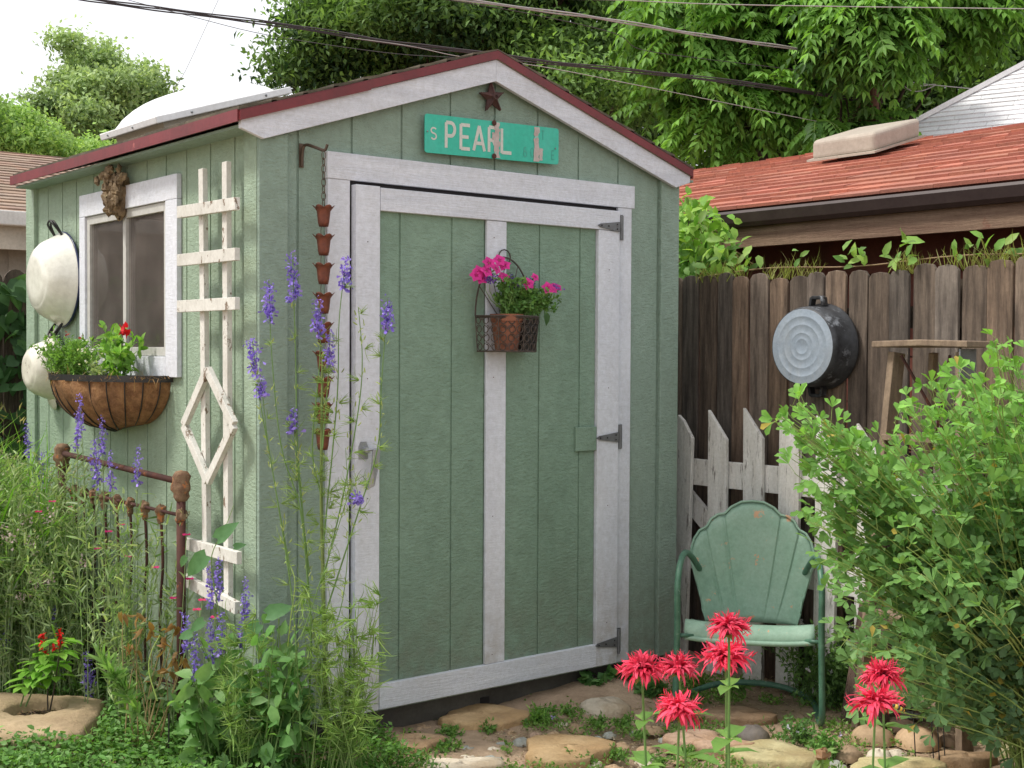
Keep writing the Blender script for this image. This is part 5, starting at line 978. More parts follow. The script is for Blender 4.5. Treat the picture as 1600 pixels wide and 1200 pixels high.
bed = lv.build('meadow_foliage', M['leaf'], None, (-.6, 1.3, 0)); tag(bed, 'tangled grey green stems filling the bed by the wall', 'plants', kind='stuff'); sb.build('meadow_stem', M['stem'], bed, color=True); bpy.data.objects['meadow_stem']['kind'] = 'stuff'
XP = lambda D, px, py: at(D, px, py)
def flowerplant(name, label, D, heads, col1, col2, kind, grp, stemc=(.22, .32, .14), cat='flower'):
    top = np.mean([XP(D, *h) for h in heads], 0); t = thing(name, label, cat, (top[0], top[1], 0), grp); sb = MB(); fl = Leaves(); lv = Leaves()
    for k, hh4 in enumerate(heads):
        fl = Leaves(); e = XP(D+rng.uniform(-.06, .06), *hh4); b = np.array([top[0]+rng.normal()*.02, top[1]+rng.normal()*.02, 0]); Q = bez(b, (b+e)/2+np.array([*(rng.normal(size=2)*.03), .03]), e, 8); stemline(Q, .0024, sb, stemc, .0014, 4)
        m = 14; tt = rng.uniform(.2, .9, m)*7; i0 = tt.astype(int); pos = Q[i0]+(Q[i0+1]-Q[i0])*(tt-i0)[:, None]; lv.add('blade', pos, rdir(m, .8), rdir(m), rng.uniform(.03, .07, m), .008, cvar(m, (.24, .34, .18), (.36, .45, .28)))
        if kind == 'disc':
            a = np.linspace(0, 2*PI, 6)[:5]+rng.random(); vv = nrm(np.array([-.3, -.5, 1.])); dr = np.stack([np.cos(a), np.sin(a), .2*np.ones(5)], 1); fl.add('obov', np.repeat(e[None], 5, 0), dr, vv, .016, .015, cvar(5, col1, col2, .1))
            lv.add('oval', (e-(0, 0, .022))[None], (0, 0, 1), (1, 0, 0), .022, .010, (.3, .38, .24))
        elif kind == 'truss':
            m = 26; fl.add('obov', e+rng.normal(size=(m, 3))*(.016, .016, .018), rdir(m, .4), rdir(m), .016, .011, cvar(m, col1, col2, .1))
        else:   # spire
            for q in range(15):
                c_ = e+np.array([rng.normal()*.004, rng.normal()*.004, -.075+q*.0095]); m = 6; sz_ = .017*(1-.035*q); fl.add('obov', np.repeat(c_[None], m, 0)+rng.normal(size=(m, 3))*.005, rdir(m), rdir(m), sz_, sz_*.7, cvar(m, col1, col2, .15))
        fl.build('flower', M['petal'], t)
    sb.build('stem', M['stem'], t, color=True); lv.build('foliage', M['leaf'], t)
PU1, PU2, MG1, MG2, PK1, PK2 = (.20, .13, .62), (.42, .32, .85), (.62, .02, .20), (.5, .015, .12), (.74, .50, .56), (.82, .68, .70)
RC = 'rose campions in the side bed'
flowerplant('rose_campion', 'rose campion with two dark red blooms low in the tall grass', 5.4, [(82, 784), (110, 793), (60, 800)], MG1, (.5, .02, .06), 'disc', RC)
flowerplant('rose_campion', 'rose campion with magenta blooms left of the headboard spindles', 5.1, [(153, 858), (190, 820), (170, 831), (200, 870)], MG1, MG2, 'disc', RC)
flowerplant('rose_campion', 'rose campion blooming in front of the headboard post', 4.85, [(243, 887), (271, 935), (296, 905), (291, 836)], MG1, MG2, 'disc', RC)
flowerplant('rose_campion', 'rose campion blooming across the lower end of the trellis', 4.6, [(308, 953), (316, 938), (335, 965)], MG1, (.6, .05, .12), 'disc', RC)
flowerplant('rose_campion', 'rose campion with one deep red bud behind the stone planter', 5.36, [(161, 1009)], (.4, .01, .08), MG2, 'disc', RC)
SP = 'pale pink soapworts in the side bed'
flowerplant('soapwort', 'pale pink soapwort cluster highest in the left bed', 5.38, [(76, 811), (38, 812)], PK1, PK2, 'truss', SP)
flowerplant('soapwort', 'pale pink soapwort at the left edge of the photo', 5.37, [(15, 842), (2, 826)], PK1, PK2, 'truss', SP)
flowerplant('soapwort', 'pale pink soapwort group over the stone planter', 5.36, [(72, 905), (58, 912), (52, 857), (133, 880), (30, 932)], PK1, PK2, 'truss', SP)
LS = 'larkspurs in the garden beds'
flowerplant('larkspur', 'violet larkspur spire rising to the lower edge of the wall planter', 5.05, [(126, 640), (121, 668)], PU1, PU2, 'spire', LS)
flowerplant('larkspur', 'violet larkspur below the hanging planter between planter and headboard', 5.2, [(160, 676), (146, 708), (154, 728)], PU1, PU2, 'spire', LS)
flowerplant('larkspur', 'violet larkspur beside the left rear corner of the shed', 5.9, [(43, 683), (67, 728)], PU1, PU2, 'spire', LS)
flowerplant('larkspur', 'small violet larkspur above the headboard rail', 4.9, [(215, 724), (173, 730)], PU1, PU2, 'spire', LS)
flowerplant('larkspur', 'violet larkspur behind the red salvia of the stone planter', 5.36, [(84, 972), (98, 1020)], PU1, PU2, 'spire', LS)
flowerplant('larkspur', 'violet larkspur at the right edge of the stone planter', 5.25, [(136, 1042), (143, 1070)], PU1, PU2, 'spire', LS)
flowerplant('larkspur', 'violet larkspur low at the far left above the stone planter', 5.37, [(11, 990)], PU1, PU2, 'spire', LS)
flowerplant('larkspur', 'violet larkspur cluster in front of the trellis foot', 4.45, [(290, 985), (330, 995), (305, 1021), (345, 985)], PU1, PU2, 'spire', LS)
flowerplant('larkspur', 'violet larkspur upright in front of the lower trellis rungs', 4.5, [(341, 902), (327, 912), (384, 932), (378, 975)], PU1, PU2, 'spire', LS)
# tall larkspur beside the rain chain
def tallspur(label, base, paths, feather=18, thick=.005):
    b = onZ(0, *base); b = b if len(base) == 2 else b; t = thing('tall_larkspur', label, 'flower', (b[0], b[1], 0), LS); sb = MB(); lv = Leaves(); fl = Leaves()
    for D, pts, spire, r in paths:
        Q = catmull([at(D, *p) if not isinstance(p, str) else b for p in pts], 6); stemline(Q, r, sb, (.13, .24, .07) if r < .005 else (.16, .22, .07), r*.45, 5)
        n = len(Q)
        for i in range(2, n-3 if spire else n, 1):
            if rng.random() < .42:
                m = feather; d0 = nrm(np.array([rng.normal(), rng.normal(), .5])); dd_ = nrm(d0+rng.normal(size=(m, 3))*.38); lv.add('arch', np.repeat(Q[i][None], m, 0)+d0*.01, dd_, rdir(m)*(1, 1, 0)+(0, 0, .01), rng.uniform(.025, .07, m)*(1.15-.6*i/n), .0019, cvar(m, (.20, .32, .08), (.34, .46, .16)))
            if rng.random() < .5: m = 3; lv.add('oval', Q[i]+rng.normal(size=(m, 3))*.008, rdir(m, 1.5), rdir(m), .022, .006, cvar(m, (.36, .44, .14), (.45, .5, .25)))
        if spire:
            e = Q[-1]; d = nrm(Q[-1]-Q[-4])*.5+np.array([0, 0, .5]); L = spire*D/f; k = int(6+L/.0085)
            for q in range(k):
                c_ = e-d*L*(1-q/k)+rng.normal(size=3)*.004; m = 7; sz_ = .020*(1-.5*q/k); fl.add('obov', np.repeat(c_[None], m, 0)+rng.normal(size=(m, 3))*.007, rdir(m), rdir(m), sz_, sz_*.62, cvar(m, PU1, PU2, .15))
            fl.build('flower', M['petal'], t); fl = Leaves()
    sb.build('stem', M['stem'], t, color=True); lv.build('foliage', M['leaf'], t)
tallspur('tall larkspur with thick main stem climbing along the copper rain chain', (512, 1158), [
 (4.42, [(512, 1150), (508, 1050), (505, 900), (502, 780), (503, 640), (504, 560)], 0, .0085), (4.4, [(505, 850), (520, 700), (528, 600), (530, 500), (541, 402)], 46, .003), (4.42, [(503, 780), (488, 700), (500, 560), (498, 470)], 50, .003),
 (4.38, [(506, 900), (535, 780), (560, 640), (566, 560), (560, 480)], 0, .003), (4.36, [(508, 960), (560, 800), (590, 700), (596, 600), (606, 468)], 48, .003), (4.4, [(504, 700), (512, 600), (516, 520)], 50, .0026)], 20)
tallspur('tall larkspur with the highest spire left of the copper rain chain', (470, 1165), [
 (4.36, [(480, 1150), (486, 1000), (478, 860), (465, 700), (462, 560), (457, 396)], 72, .0035), (4.34, [(484, 950), (470, 800), (440, 700), (425, 560), (420, 438)], 62, .003), (4.36, [(484, 900), (470, 780), (462, 700), (458, 640)], 34, .0025)], 12)
tallspur('slender larkspur leaning over the shed front corner', (452, 1160), [
 (4.3, [(470, 1150), (458, 950), (430, 760), (405, 620), (394, 528)], 56, .003), (4.3, [(455, 900), (420, 700), (408, 590)], 30, .0025), (4.28, [(470, 1000), (520, 850), (550, 760), (562, 780)], 22, .002), (4.3, [(470, 1080), (530, 960), (545, 820), (540, 700)], 0, .002)], 10)
# feathery base foliage of the larkspurs, broad-leaved plant at the corner
def featherbase(label, D, x0, x1, y0, y1, n, grp=None):
    c_ = at(D, (x0+x1)/2, y1); t = thing('feathery_plant', label, 'plant', (c_[0], c_[1], 0)); lv = Leaves(); sb = MB()
    for k in range(n):
        b = np.array([c_[0]+rng.normal()*.05, c_[1]+rng.normal()*.04, 0]); e = at(D+rng.uniform(-.12, .1), rng.uniform(x0, x1), rng.uniform(y0, y1)); Q = bez(b, (b+e)/2+np.array([0, 0, .06]), e, 6); stemline(Q, .002, sb, (.18, .28, .08), .001, 4)
        for i in (2, 3, 4, 5): m = 12; d0 = rdir(1, .3)[0]; lv.add('arch', np.repeat(Q[i][None], m, 0), nrm(d0+rng.normal(size=(m, 3))*.4), rdir(m)*(1, 1, 0)+(0, 0, .01), rng.uniform(.03, .085, m), .0032, cvar(m, (.20, .36, .08), (.38, .52, .18)))
    sb.build('stem', M['stem'], t, color=True); lv.build('foliage', M['leaf'], t)
featherbase('feathery larkspur foliage at the foot of the door frame', 4.36, 470, 600, 900, 1130, 40)
featherbase('feathery pale foliage in front of the shed corner', 4.4, 330, 440, 960, 1120, 20)
def broad(label, D, cx, x0, x1, y0, y1, n, L, ca, cb, leaf='heart', wr=.75, per=7):
    c_ = at(D, cx, 1130); t = thing('broad_leaved_plant', label, 'plant', (c_[0], c_[1], 0)); lv = Leaves(); sb = MB()
    for k in range(n):
        b = np.array([c_[0]+rng.normal()*.06, c_[1]+rng.normal()*.05, 0]); px = rng.uniform(x0, x1); u = abs((px-(x0+x1)/2)/((x1-x0)/2)); e = at(D+rng.uniform(-.15, .12), px, y0+(y1-y0)*(u*u*.6+.5*rng.random())); Q = bez(b, (b+e)/2+np.array([0, 0, .08]), e, 7); stemline(Q, .003, sb, (.14, .24, .07), .0012, 5)
        tt = rng.uniform(.15, 1, per)*6; i0 = np.minimum(tt.astype(int), 5); pos = Q[i0]+(Q[i0+1]-Q[i0])*(tt-i0)[:, None]
        d_ = rdir(per, .1); d_[:, 2] -= .25; lv.add(leaf, pos+d_*.015, d_, rdir(per, 1.6)-.5*F, rng.uniform(L*.55, L*1.1, per), rng.uniform(L*.55, L*1.1, per)*wr, cvar(per, ca, cb))
    sb.build('stem', M['stem'], t, color=True); lv.build('foliage', M['leaf'], t); return t
broad('leafy green plant with broad oval leaves at the shed front corner', 4.38, 425, 370, 480, 960, 1120, 34, .075, (.11, .27, .07), (.24, .44, .15), 'oval', .6, 9)
broad('broad leaved plant spreading below the trellis foot', 4.5, 345, 280, 400, 975, 1110, 26, .07, (.13, .29, .07), (.25, .43, .16), 'heart', .7, 8)
t = thing('morning_glory', 'vine with two large grey green leaves twining over the lower trellis rung', 'vine', at(4.45, 345, 1120)*np.array([1, 1, 0])); sb = MB(); lv = Leaves()
Q = catmull([at(4.45, 360, 1120), at(4.45, 350, 1000), at(4.42, 330, 880), at(4.42, 350, 830), at(4.45, 365, 790)], 6); Q[0][2] = 0; stemline(Q, .0025, sb, (.18, .3, .08), .001)
for px, py, L_, d in ((322, 868, .10, (-.5, .5, -.7)), (340, 842, .085, (.4, -.4, .5)), (366, 855, .04, (.5, -.5, .2)), (318, 970, .06, (-.5, .4, -.5)), (418, 960, .09, (.6, -.6, .3)), (405, 975, .08, (-.5, .3, -.5)), (300, 990, .055, (-.4, .5, -.2)), (290, 870, .04, (-.3, .3, -.8))):
    lv.add('heart', at(4.4, px, py)[None], d, (-.6, -.8, .45), L_, L_*.62, (.14, .30, .13))
Q2 = catmull([at(4.4, 450, 1010), at(4.38, 455, 960), at(4.36, 461, 910), at(4.38, 452, 880), at(4.36, 446, 860)], 5); stemline(Q2, .002, sb, (.36, .5, .12), .0008)
lv.add('kite', Q2[::2], rdir(len(Q2[::2]), .6), (0, 0, 1), .02, .008, (.38, .52, .14)); sb.build('stem', M['stem'], t, color=True); lv.build('foliage', M['leaf'], t)
# withered plant, curly stalks by the headboard
t = thing('withered_plant', 'withered plant with brown curled leaves at the headboard foot', 'plant', (*at(4.75, 225, 1080)[:2], 0)); sb = MB(); lv = Leaves()
for k in range(14):
    b = at(4.75, rng.uniform(195, 260), 1085); b[2] = 0; e = at(4.72+rng.uniform(-.1, .1), rng.uniform(180, 290), rng.uniform(950, 1060)); Q = bez(b, (b+e)/2+rng.normal(size=3)*.03, e, 6); stemline(Q, .003, sb, (.34, .27, .13), .0015)
    m = 3; lv.add('heart', np.repeat(Q[-1][None], m, 0)+rng.normal(size=(m, 3))*.01, rdir(m)-(0, 0, .8), rdir(m), .045, .02, cvar(m, (.34, .22, .09), (.30, .15, .05)))
    if k % 2: m = 3; lv.add('heart', np.repeat(Q[3][None], m, 0), rdir(m), rdir(m, 1), .045, .03, cvar(m, (.16, .28, .14), (.3, .38, .22)))
sb.build('stem', M['stem'], t, color=True); lv.build('foliage', M['leaf'], t)
t = thing('lily_stalk', 'leaning pale green lily stalk with narrow leaves in the ground cover', 'plant', (*onZ(0, 232, 1172)[:2], 0)); sb = MB(); lv = Leaves()
Q = catmull([onZ(0, 232, 1172), at(4.55, 222, 1130), at(4.55, 200, 1090), at(4.55, 183, 1064), at(4.55, 160, 1030)], 6); stemline(Q, .004, sb, (.34, .46, .14), .002)
for i in range(8, len(Q)): m = 5; lv.add('blade', np.repeat(Q[i][None], m, 0), rdir(m, .3)+nrm(Q[-1]-Q[0])*.8, rdir(m), .07, .012, cvar(m, (.18, .36, .08), (.3, .48, .15)))
Q = catmull([at(4.5, 246, 1095), at(4.5, 233, 1050), at(4.5, 236, 1020), at(4.5, 250, 992)], 6); stemline(Q, .0025, sb, (.38, .52, .14), .0015); sb.build('stem', M['stem'], t, color=True); lv.build('foliage', M['leaf'], t)
t = thing('grass_seed_stalk', 'two thin plantain seed stalks rising before the door foot', 'plant', (*onZ(0, 560, 1165)[:2], 0)); sb = MB()
b = onZ(0, 560, 1165)
for px, py, mx in ((551, 982, 556), (584, 990, 575)):
    Q = catmull([b, at(4.36, mx-6, 1100), at(4.36, (px+mx)/2, 1040), at(4.36, px, py)], 5); stemline(Q, .0013, sb, (.2, .26, .1), .001); sb.tube(Q[-6:], .0045, 5, .002, (.13, .19, .08))
sb.build('stalk', M['stem'], t, color=True)
t = thing('thin_garden_stake', 'thin dark rod standing in the ground cover', 'stake', (*onZ(0, 264, 1205)[:2], 0)); b = onZ(0, 264, 1205); sb = MB(); sb.tube([b, b+(0, 0, .2)], .003, 5); sb.build('rod', M['blackm'], t)
# ------------------------------------------------------------------ vines on the back-left fence
t = thing('fence_vine', 'dark climbing vine with large heart leaves on the far left fence', 'vine', (-.6, 3.1, 0)); lv = Leaves(); sb = MB(); n = 800
x = rng.uniform(-1.3, .75, n); z = .4+1.45*rng.random(n)**.8; lv.add('heart', np.column_stack([x, 3.12+rng.normal(size=n)*.03, z]), rdir(n)*(1, .3, .6)-(0, 0, .6), (-.2, -1, .5)+rng.normal(size=(n, 3))*.4, rng.uniform(.05, .12, n), rng.uniform(.05, .10, n), cvar(n, (.055, .13, .05), (.13, .25, .10)))
for k in range(6): q1 = np.array([-1.2+.3*k, 3.13, 0]); sb.tube(catmull([q1, q1+(.1, 0, .6), q1+(-.08, 0, 1.2), q1+(.1, 0, 1.7)], 5), .006, 5, .003, (.12, .1, .06))
sb.build('stem', M['stem'], t, color=True); lv.build('foliage', M['leaf'], t)
# creeper at the garage corner and weeds along the fence top
t = thing('creeper', 'bright green creeper hanging between shed corner and garage roof', 'vine', (2.9, .6, 0)); lv = Leaves(); sb = MB()
for k in range(60):
    D = rng.uniform(6.6, 7.4); px = rng.uniform(1050, 1128); py = rng.uniform(318, 425) if px < 1110 else rng.uniform(350, 430); b = at(D, px, py); m = 9
    lv.add('oval', b+rng.normal(size=(m, 3))*.05, rdir(m)-(0, 0, .4), rdir(m, 1.5)-.6*F, rng.uniform(.05, .10, m), rng.uniform(.025, .05, m), cvar(m, (.17, .38, .05), (.36, .56, .12)) if py < 390 else cvar(m, (.10, .26, .04), (.2, .4, .08)))
for k in range(12): a = at(7, rng.uniform(1060, 1120), 430); a[2] = 1.75; sb.tube(catmull([np.array([2.75, a[1], 1.2]), a, at(7, rng.uniform(1060, 1130), rng.uniform(330, 400)), at(6.9, rng.uniform(1080, 1190), rng.uniform(380, 420))], 5), .004, 5, .0015, (.22, .12, .06))
lv.build('foliage', M['leaf'], t); sb.build('stem', M['stem'], t, color=True)
t = thing('fence_top_vine', 'thin vine with dry tendrils growing along the top of the board fence', 'vine', (2.45, -.4, 1.8)); lv = Leaves(); sb = MB()
for k in range(170):
    y = rng.choice([-1.42, -1.35, -1.2, -.95, -.45, -.3, .0, .1, -1.5])+rng.normal()*.05; b = np.array([2.43+rng.normal()*.02, y, 1.78]); m = 3; lv.add('blade', np.repeat(b[None], m, 0), rdir(m)*(.7, .7, 0)+(0, 0, 1), rdir(m), rng.uniform(.05, .12, m)*(1 if rng.random() < .85 else 1.3), .0035, cvar(m, (.30, .27, .10), (.34, .40, .10)))
for px, py, L_ in ((1150, 410, .07), (1180, 405, .08), (1165, 415, .06), (1322, 392, .07), (1320, 408, .06), (1345, 400, .06), (1360, 405, .055), (1385, 405, .07), (1400, 403, .06), (1415, 385, .10), (1432, 406, .06), (1535, 385, .06), (1550, 395, .07), (1570, 392, .07), (1512, 395, .05), (1130, 400, .08), (1110, 415, .08), (1125, 425, .07), (1142, 418, .06), (1090, 432, .07), (1245, 404, .05), (1488, 402, .05)):
    m = 3; lv.add('oval', onX(2.42, px, py)+rng.normal(size=(m, 3))*.02, rdir(m, .6), (-.6, -.6, .6)+rng.normal(size=(m, 3))*.3, L_, L_*.5, cvar(m, (.16, .34, .07), (.34, .50, .13)))
sb.tube(catmull([(2.44, .3, 1.80), (2.44, -.2, 1.835), (2.44, -.7, 1.82), (2.44, -1.2, 1.84), (2.44, -1.7, 1.82)], 5), .004, 5, .003, (.25, .16, .08)); lv.build('foliage', M['leaf'], t); sb.build('stem', M['stem'], t, color=True)
# ------------------------------------------------------------------ baptisia bush on the right
t = thing('leafy_bush', 'large bright green bush with clover shaped leaves at the right edge', 'bush', (2.0, -1.85, 0)); lv = Leaves(); sb = MB()
TOPX = [1215, 1240, 1290, 1340, 1375, 1420, 1455, 1490, 1530, 1560, 1600, 1680, 1760]; TOPY = [650, 620, 645, 690, 690, 620, 585, 575, 590, 515, 545, 540, 560]
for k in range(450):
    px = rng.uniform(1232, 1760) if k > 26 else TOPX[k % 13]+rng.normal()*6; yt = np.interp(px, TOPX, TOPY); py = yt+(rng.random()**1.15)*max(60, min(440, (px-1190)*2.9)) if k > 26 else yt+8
    if px < 1290 and py > 860: py = rng.uniform(640, 860)
    D = rng.uniform(3.75, 4.55) if px > 1330 else rng.uniform(3.95, 4.35)
    e = at(D, px, py); b = np.array([2.02+rng.normal()*.06, -1.87+rng.normal()*.07, 0]); mid = (b+e)/2; mid[2] = e[2]*.62; mid = mid*.6+np.array([b[0], b[1], mid[2]])*.4
    Q = bez(b, mid, e, 14); cst = cvar(1, (.24, .36, .09), (.36, .46, .15))[0]
    stemline(Q, .0036, sb, tuple(cst), .0012, 5)
    tip = 14; nodes = np.arange(5.5, 13.2, .62); dl = nrm(Q[-1]-Q[-3])
    for w in nodes:
        i0 = min(int(w), 12); p = Q[i0]+(Q[i0+1]-Q[i0])*(w-i0); o_ = rdir(1, .1)[0]; pet = nrm(o_+dl*.9); pc = p+pet*rng.uniform(.008, .05); up = nrm(np.array([-.35, -.45, 1])+rng.normal(size=3)*.55); sd = nrm(np.cross(up, pet))
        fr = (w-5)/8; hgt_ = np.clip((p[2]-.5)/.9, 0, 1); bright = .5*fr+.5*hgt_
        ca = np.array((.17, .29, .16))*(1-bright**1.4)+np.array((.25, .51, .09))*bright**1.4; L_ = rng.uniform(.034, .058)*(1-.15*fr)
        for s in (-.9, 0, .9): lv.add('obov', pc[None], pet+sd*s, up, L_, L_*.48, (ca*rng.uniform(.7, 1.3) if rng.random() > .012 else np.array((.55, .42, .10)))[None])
        sb.tube([p, pc], .0009, 3, col=tuple(cst))
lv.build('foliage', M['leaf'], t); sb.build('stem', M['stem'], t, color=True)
t = thing('wire_plant_support', 'thin dark wire hoops supporting the leafy bush', 'plant support', (*onZ(0, 1450, 1190)[:2], 0)); sb = MB()
for px in (1424, 1452, 1461, 1470): a = onZ(0, px+7, 1196); b = at(((a-C)@F), px-8, 900); sb.tube([a, b], .0022, 5)
pp = [at(4.45+.3*math.sin(a), 1447+38*math.cos(a), 905+6*math.sin(a)) for a in np.linspace(0, 2*PI, 20)]; sb.tube(pp, .0022, 5); sb.build('wire', M['blackm'], t)
# ------------------------------------------------------------------ bee balm in the foreground
BB = 'red bee balm blooms in the foreground'
def beebalm(label, D, px, py, s=1., leaves=(), tilt=0.):
    c_ = at(D, px, py); t = thing('bee_balm', label, 'flower', (c_[0], c_[1], 0), BB); fl = Leaves(); lv = Leaves(); sb = MB()
    b = np.array([c_[0]+.06*tilt, c_[1]-.04*tilt, 0]); Q = bez(b, (b+c_)/2+lat*.02*tilt+rng.normal(size=3)*.008, c_-(0, 0, .012), 12); Q = Q+lat*(np.sin(np.linspace(0, 3.1, 12))*.018*(rng.random()-.5)*2)[:, None]; sb.tube(Q, .0029, 6, .0022, (.13, .25, .07)); tone = rng.uniform(.82, 1.08); npet = int(rng.uniform(115, 165)); sag = rng.uniform(-.1, .18)
    for i in range(npet):
        el = rng.uniform(-.32, 1.0) if rng.random() < .8 else rng.uniform(.9, 1.4); a = rng.random()*6.28; d = np.array([math.cos(a)*math.cos(el), math.sin(a)*math.cos(el), math.sin(el)*.8]); col = cvar(1, (.80, .018, .07), (.93, .11, .21), .16)*tone
        st = c_+d*np.array([.010, .010, .006]); L_ = rng.uniform(.022, .042)*s*(1-.25*max(0, math.sin(el)))
        fl.add('arch', st[None], d+rng.normal(size=3)*.25+(0, 0, .12-sag), (0, 0, 1)+rng.normal(size=3)*.4, L_, .0062*s, col)
        if i % 3 == 0: e_ = st+d*L_*.8; fl.add('blade', e_[None], d+(0, 0, .9), rdir(1), .014*s, .0022*s, col)
    sb.blob(c_-(0, 0, .004), (.014*s, .014*s, .010*s), 3, .1, 10, 6, (.25, .03, .04))
    for a in np.linspace(0, 6.28, 9)[:8]: lv.add('oval', (c_-(0, 0, .012))[None], (math.cos(a), math.sin(a), -.35+rng.normal()*.25), (0, 0, 1), .020*s, .009, (.30, .30, .12))
    for h, L_ in [(.13, .06), (.20, .085), (.34, .095), (.5, .085), (.65, .07)]:
        zz_ = c_[2]-h*s
        if zz_ < .05: continue
        p = Q[np.argmin(abs(Q[:, 2]-zz_))]; a0 = rng.random()*3
        for a in (a0, a0+PI): lv.add('oval', p[None], (math.cos(a), math.sin(a), .15), (0, 0, 1), L_, L_*.42, (.17, .34, .08)); lv.add('oval', p[None], (math.cos(a+.8), math.sin(a+.8), .3), (0, 0, 1), L_*.5, L_*.22, (.22, .40, .10))
    sb.build('stem', M['stem'], t, color=True); lv.build('foliage', M['leaf'], t); fl.build('flower_head', M['petal'], t)
for a in (('leftmost red bee balm bloom, right in front of the shed corner', 2.32, 1003, 1046, 1.0, (), .2), ('red bee balm bloom touching the leftmost bloom on its right', 2.45, 1061, 1044, .95, (), .3), ('topmost red bee balm bloom over the chair seat edge', 2.2, 1139, 980, .85, (), 0), ('red bee balm bloom just below the topmost bloom', 2.3, 1134, 1027, 1.08, (), .2),
          ('lowest red bee balm bloom of the left group, before the chair leg', 2.25, 1061, 1107, 1.0, (), -.8), ('upper red bee balm bloom of the right pair by the bush', 2.35, 1379, 1057, .98, (), .3), ('lower red bee balm bloom of the right pair, with a bee on it', 2.3, 1368, 1098, 1.05, (), .1)): beebalm(*a)
t = thing('bee_balm', 'unopened brown bee balm bud at the bottom edge', 'flower', at(2.4, 1285, 1178)*np.array([1, 1, 0])); sb = MB(); c_ = at(2.4, 1285, 1178); sb.tube([c_*np.array([1, 1, 0]), c_], .003, 6, col=(.2, .34, .1)); sb.blob(c_, (.014, .014, .010), 8, .25, 10, 7, (.24, .13, .06)); sb.build('stem', M['stem'], t, color=True)
lv = Leaves(); m = 10; lv.add('oval', c_-(0, 0, .01)+rng.normal(size=(m, 3))*.004, rdir(m)*(1, 1, .3)-(0, 0, .2), (0, 0, 1), .035, .014, cvar(m, (.2, .36, .1), (.3, .44, .15))); lv.build('foliage', M['leaf'], t)
c_ = at(2.24, 1404, 1106); t = thing('bee', 'small yellow and black striped bee on the lower right red bloom', 'insect', c_); sb = MB()
for k, (dx, r, cc) in enumerate(((-.008, .0032, (.05, .04, .03)), (-.004, .0042, (.6, .4, .06)), (.0, .0040, (.04, .03, .03)), (.0035, .0038, (.65, .42, .05)), (.0065, .003, (.04, .03, .03)), (.009, .002, (.5, .3, .05)))): sb.blob(c_+lat*dx*1.0-np.array([0, 0, dx*.5]), r, k, 0, 8, 6, cc)
sb.build('body', M['stem'], t, color=True); lv = Leaves(); lv.add('obov', np.array([c_, c_]), [(.3, .2, 1), (.6, .3, .8)], (1, -1, 0), .008, .004, (.5, .5, .5)); lv.build('wing', M['petal'], t)
# ------------------------------------------------------------------ trees
def tree(name, label, D, ell, base, nclump, per, rc, L, wr, ca, cb, trunk=.2, tpl='kite', grp=None, droop=.3, dark=.45, limbs=14, shade=.6, dd=1.0, bs=0., lobes=60):
    """ell: crown lobes (px, py, rx, ry) in view angles at distance D, turned into real ellipsoids"""
    b = at(D, base, 600); b[2] = 0; t = thing(name, label, 'tree', b, grp); ctrs = []; ell0 = ell; w0 = np.array([e[2]*e[3] for e in ell0], float); w0 /= w0.sum(); ell = []
    for k in rng.choice(len(ell0), lobes, p=w0):
        e = ell0[k]; a = rng.random()*6.28; r = rng.random()**.5*.95; q = rng.uniform(.16, .42); ell.append((e[0]+math.cos(a)*r*e[2], e[1]+math.sin(a)*r*e[3], e[2]*q*1.1+5, e[3]*q*.8+4, rng.normal()*.55))
    wts = np.array([e[2]*e[3] for e in ell], float)**.8; wts /= wts.sum(); s = D/f
    E = [(at(D, e[0], e[1])+dep*e[4]*1.6*dd, e[2]*s, e[3]*s) for e in ell]; lb = rng.normal(size=len(E))*.22; ks = rng.choice(len(E), nclump, p=wts); v = rdir(nclump); rad = rng.random(nclump)**.5
    cc = np.array([E[k][0] for k in ks])+(lat[None]*(v[:, :1]*rad[:, None])*np.array([E[k][1] for k in ks])[:, None])+np.array([0, 0, 1])*(v[:, 2:]*rad[:, None])*np.array([E[k][2] for k in ks])[:, None]+dep[None]*(v[:, 1:2]*rad[:, None])*np.array([E[k][1] for k in ks])[:, None]
    out = (v[:, 2]*.55+.45-v[:, 1]*.45)*rad; bright = np.clip(.36+.5*out+lb[ks]+rng.normal(size=nclump)*.14, 0, 1)  # crown light painted into leaf colour: lighter on top and outside, darker within
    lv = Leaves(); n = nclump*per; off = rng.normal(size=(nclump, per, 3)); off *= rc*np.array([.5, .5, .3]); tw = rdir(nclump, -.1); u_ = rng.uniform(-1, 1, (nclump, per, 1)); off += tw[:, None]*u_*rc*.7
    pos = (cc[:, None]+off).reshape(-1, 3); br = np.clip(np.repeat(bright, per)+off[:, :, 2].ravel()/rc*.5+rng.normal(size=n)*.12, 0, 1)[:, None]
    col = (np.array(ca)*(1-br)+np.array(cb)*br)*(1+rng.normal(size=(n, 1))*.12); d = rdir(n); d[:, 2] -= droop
    lv.add(tpl, pos, d, rdir(n, 1.2)-.3*F, rng.uniform(L*.7, L*1.3, n), rng.uniform(L*.7, L*1.3, n)*wr, col.clip(.005, 1)); lv.build('crown', M['treeleaf'], t)
    mb = MB(); top = np.mean([e[0] for e in E], 0); top = top*.8+np.array([b[0], b[1], top[2]])*.2; Q = bez(b, (b+top)/2+rng.normal(size=3)*.2, top, 10); mb.tube(Q, trunk, 12, trunk*.35); mb.build('trunk', M['bark'], t, smooth=True)
    mb = MB()
    for k in rng.choice(nclump, limbs, replace=False): st = Q[rng.integers(4, 9)]; mb.tube(bez(st, (st+cc[k])/2+np.array([0, 0, .3]), cc[k], 7), trunk*.3, 6, trunk*.05)
    mb.build('limb', M['bark'], t, smooth=True); return t, cc, bright
BT = 'trees beyond the garage and shed'; rng = np.random.default_rng(23)
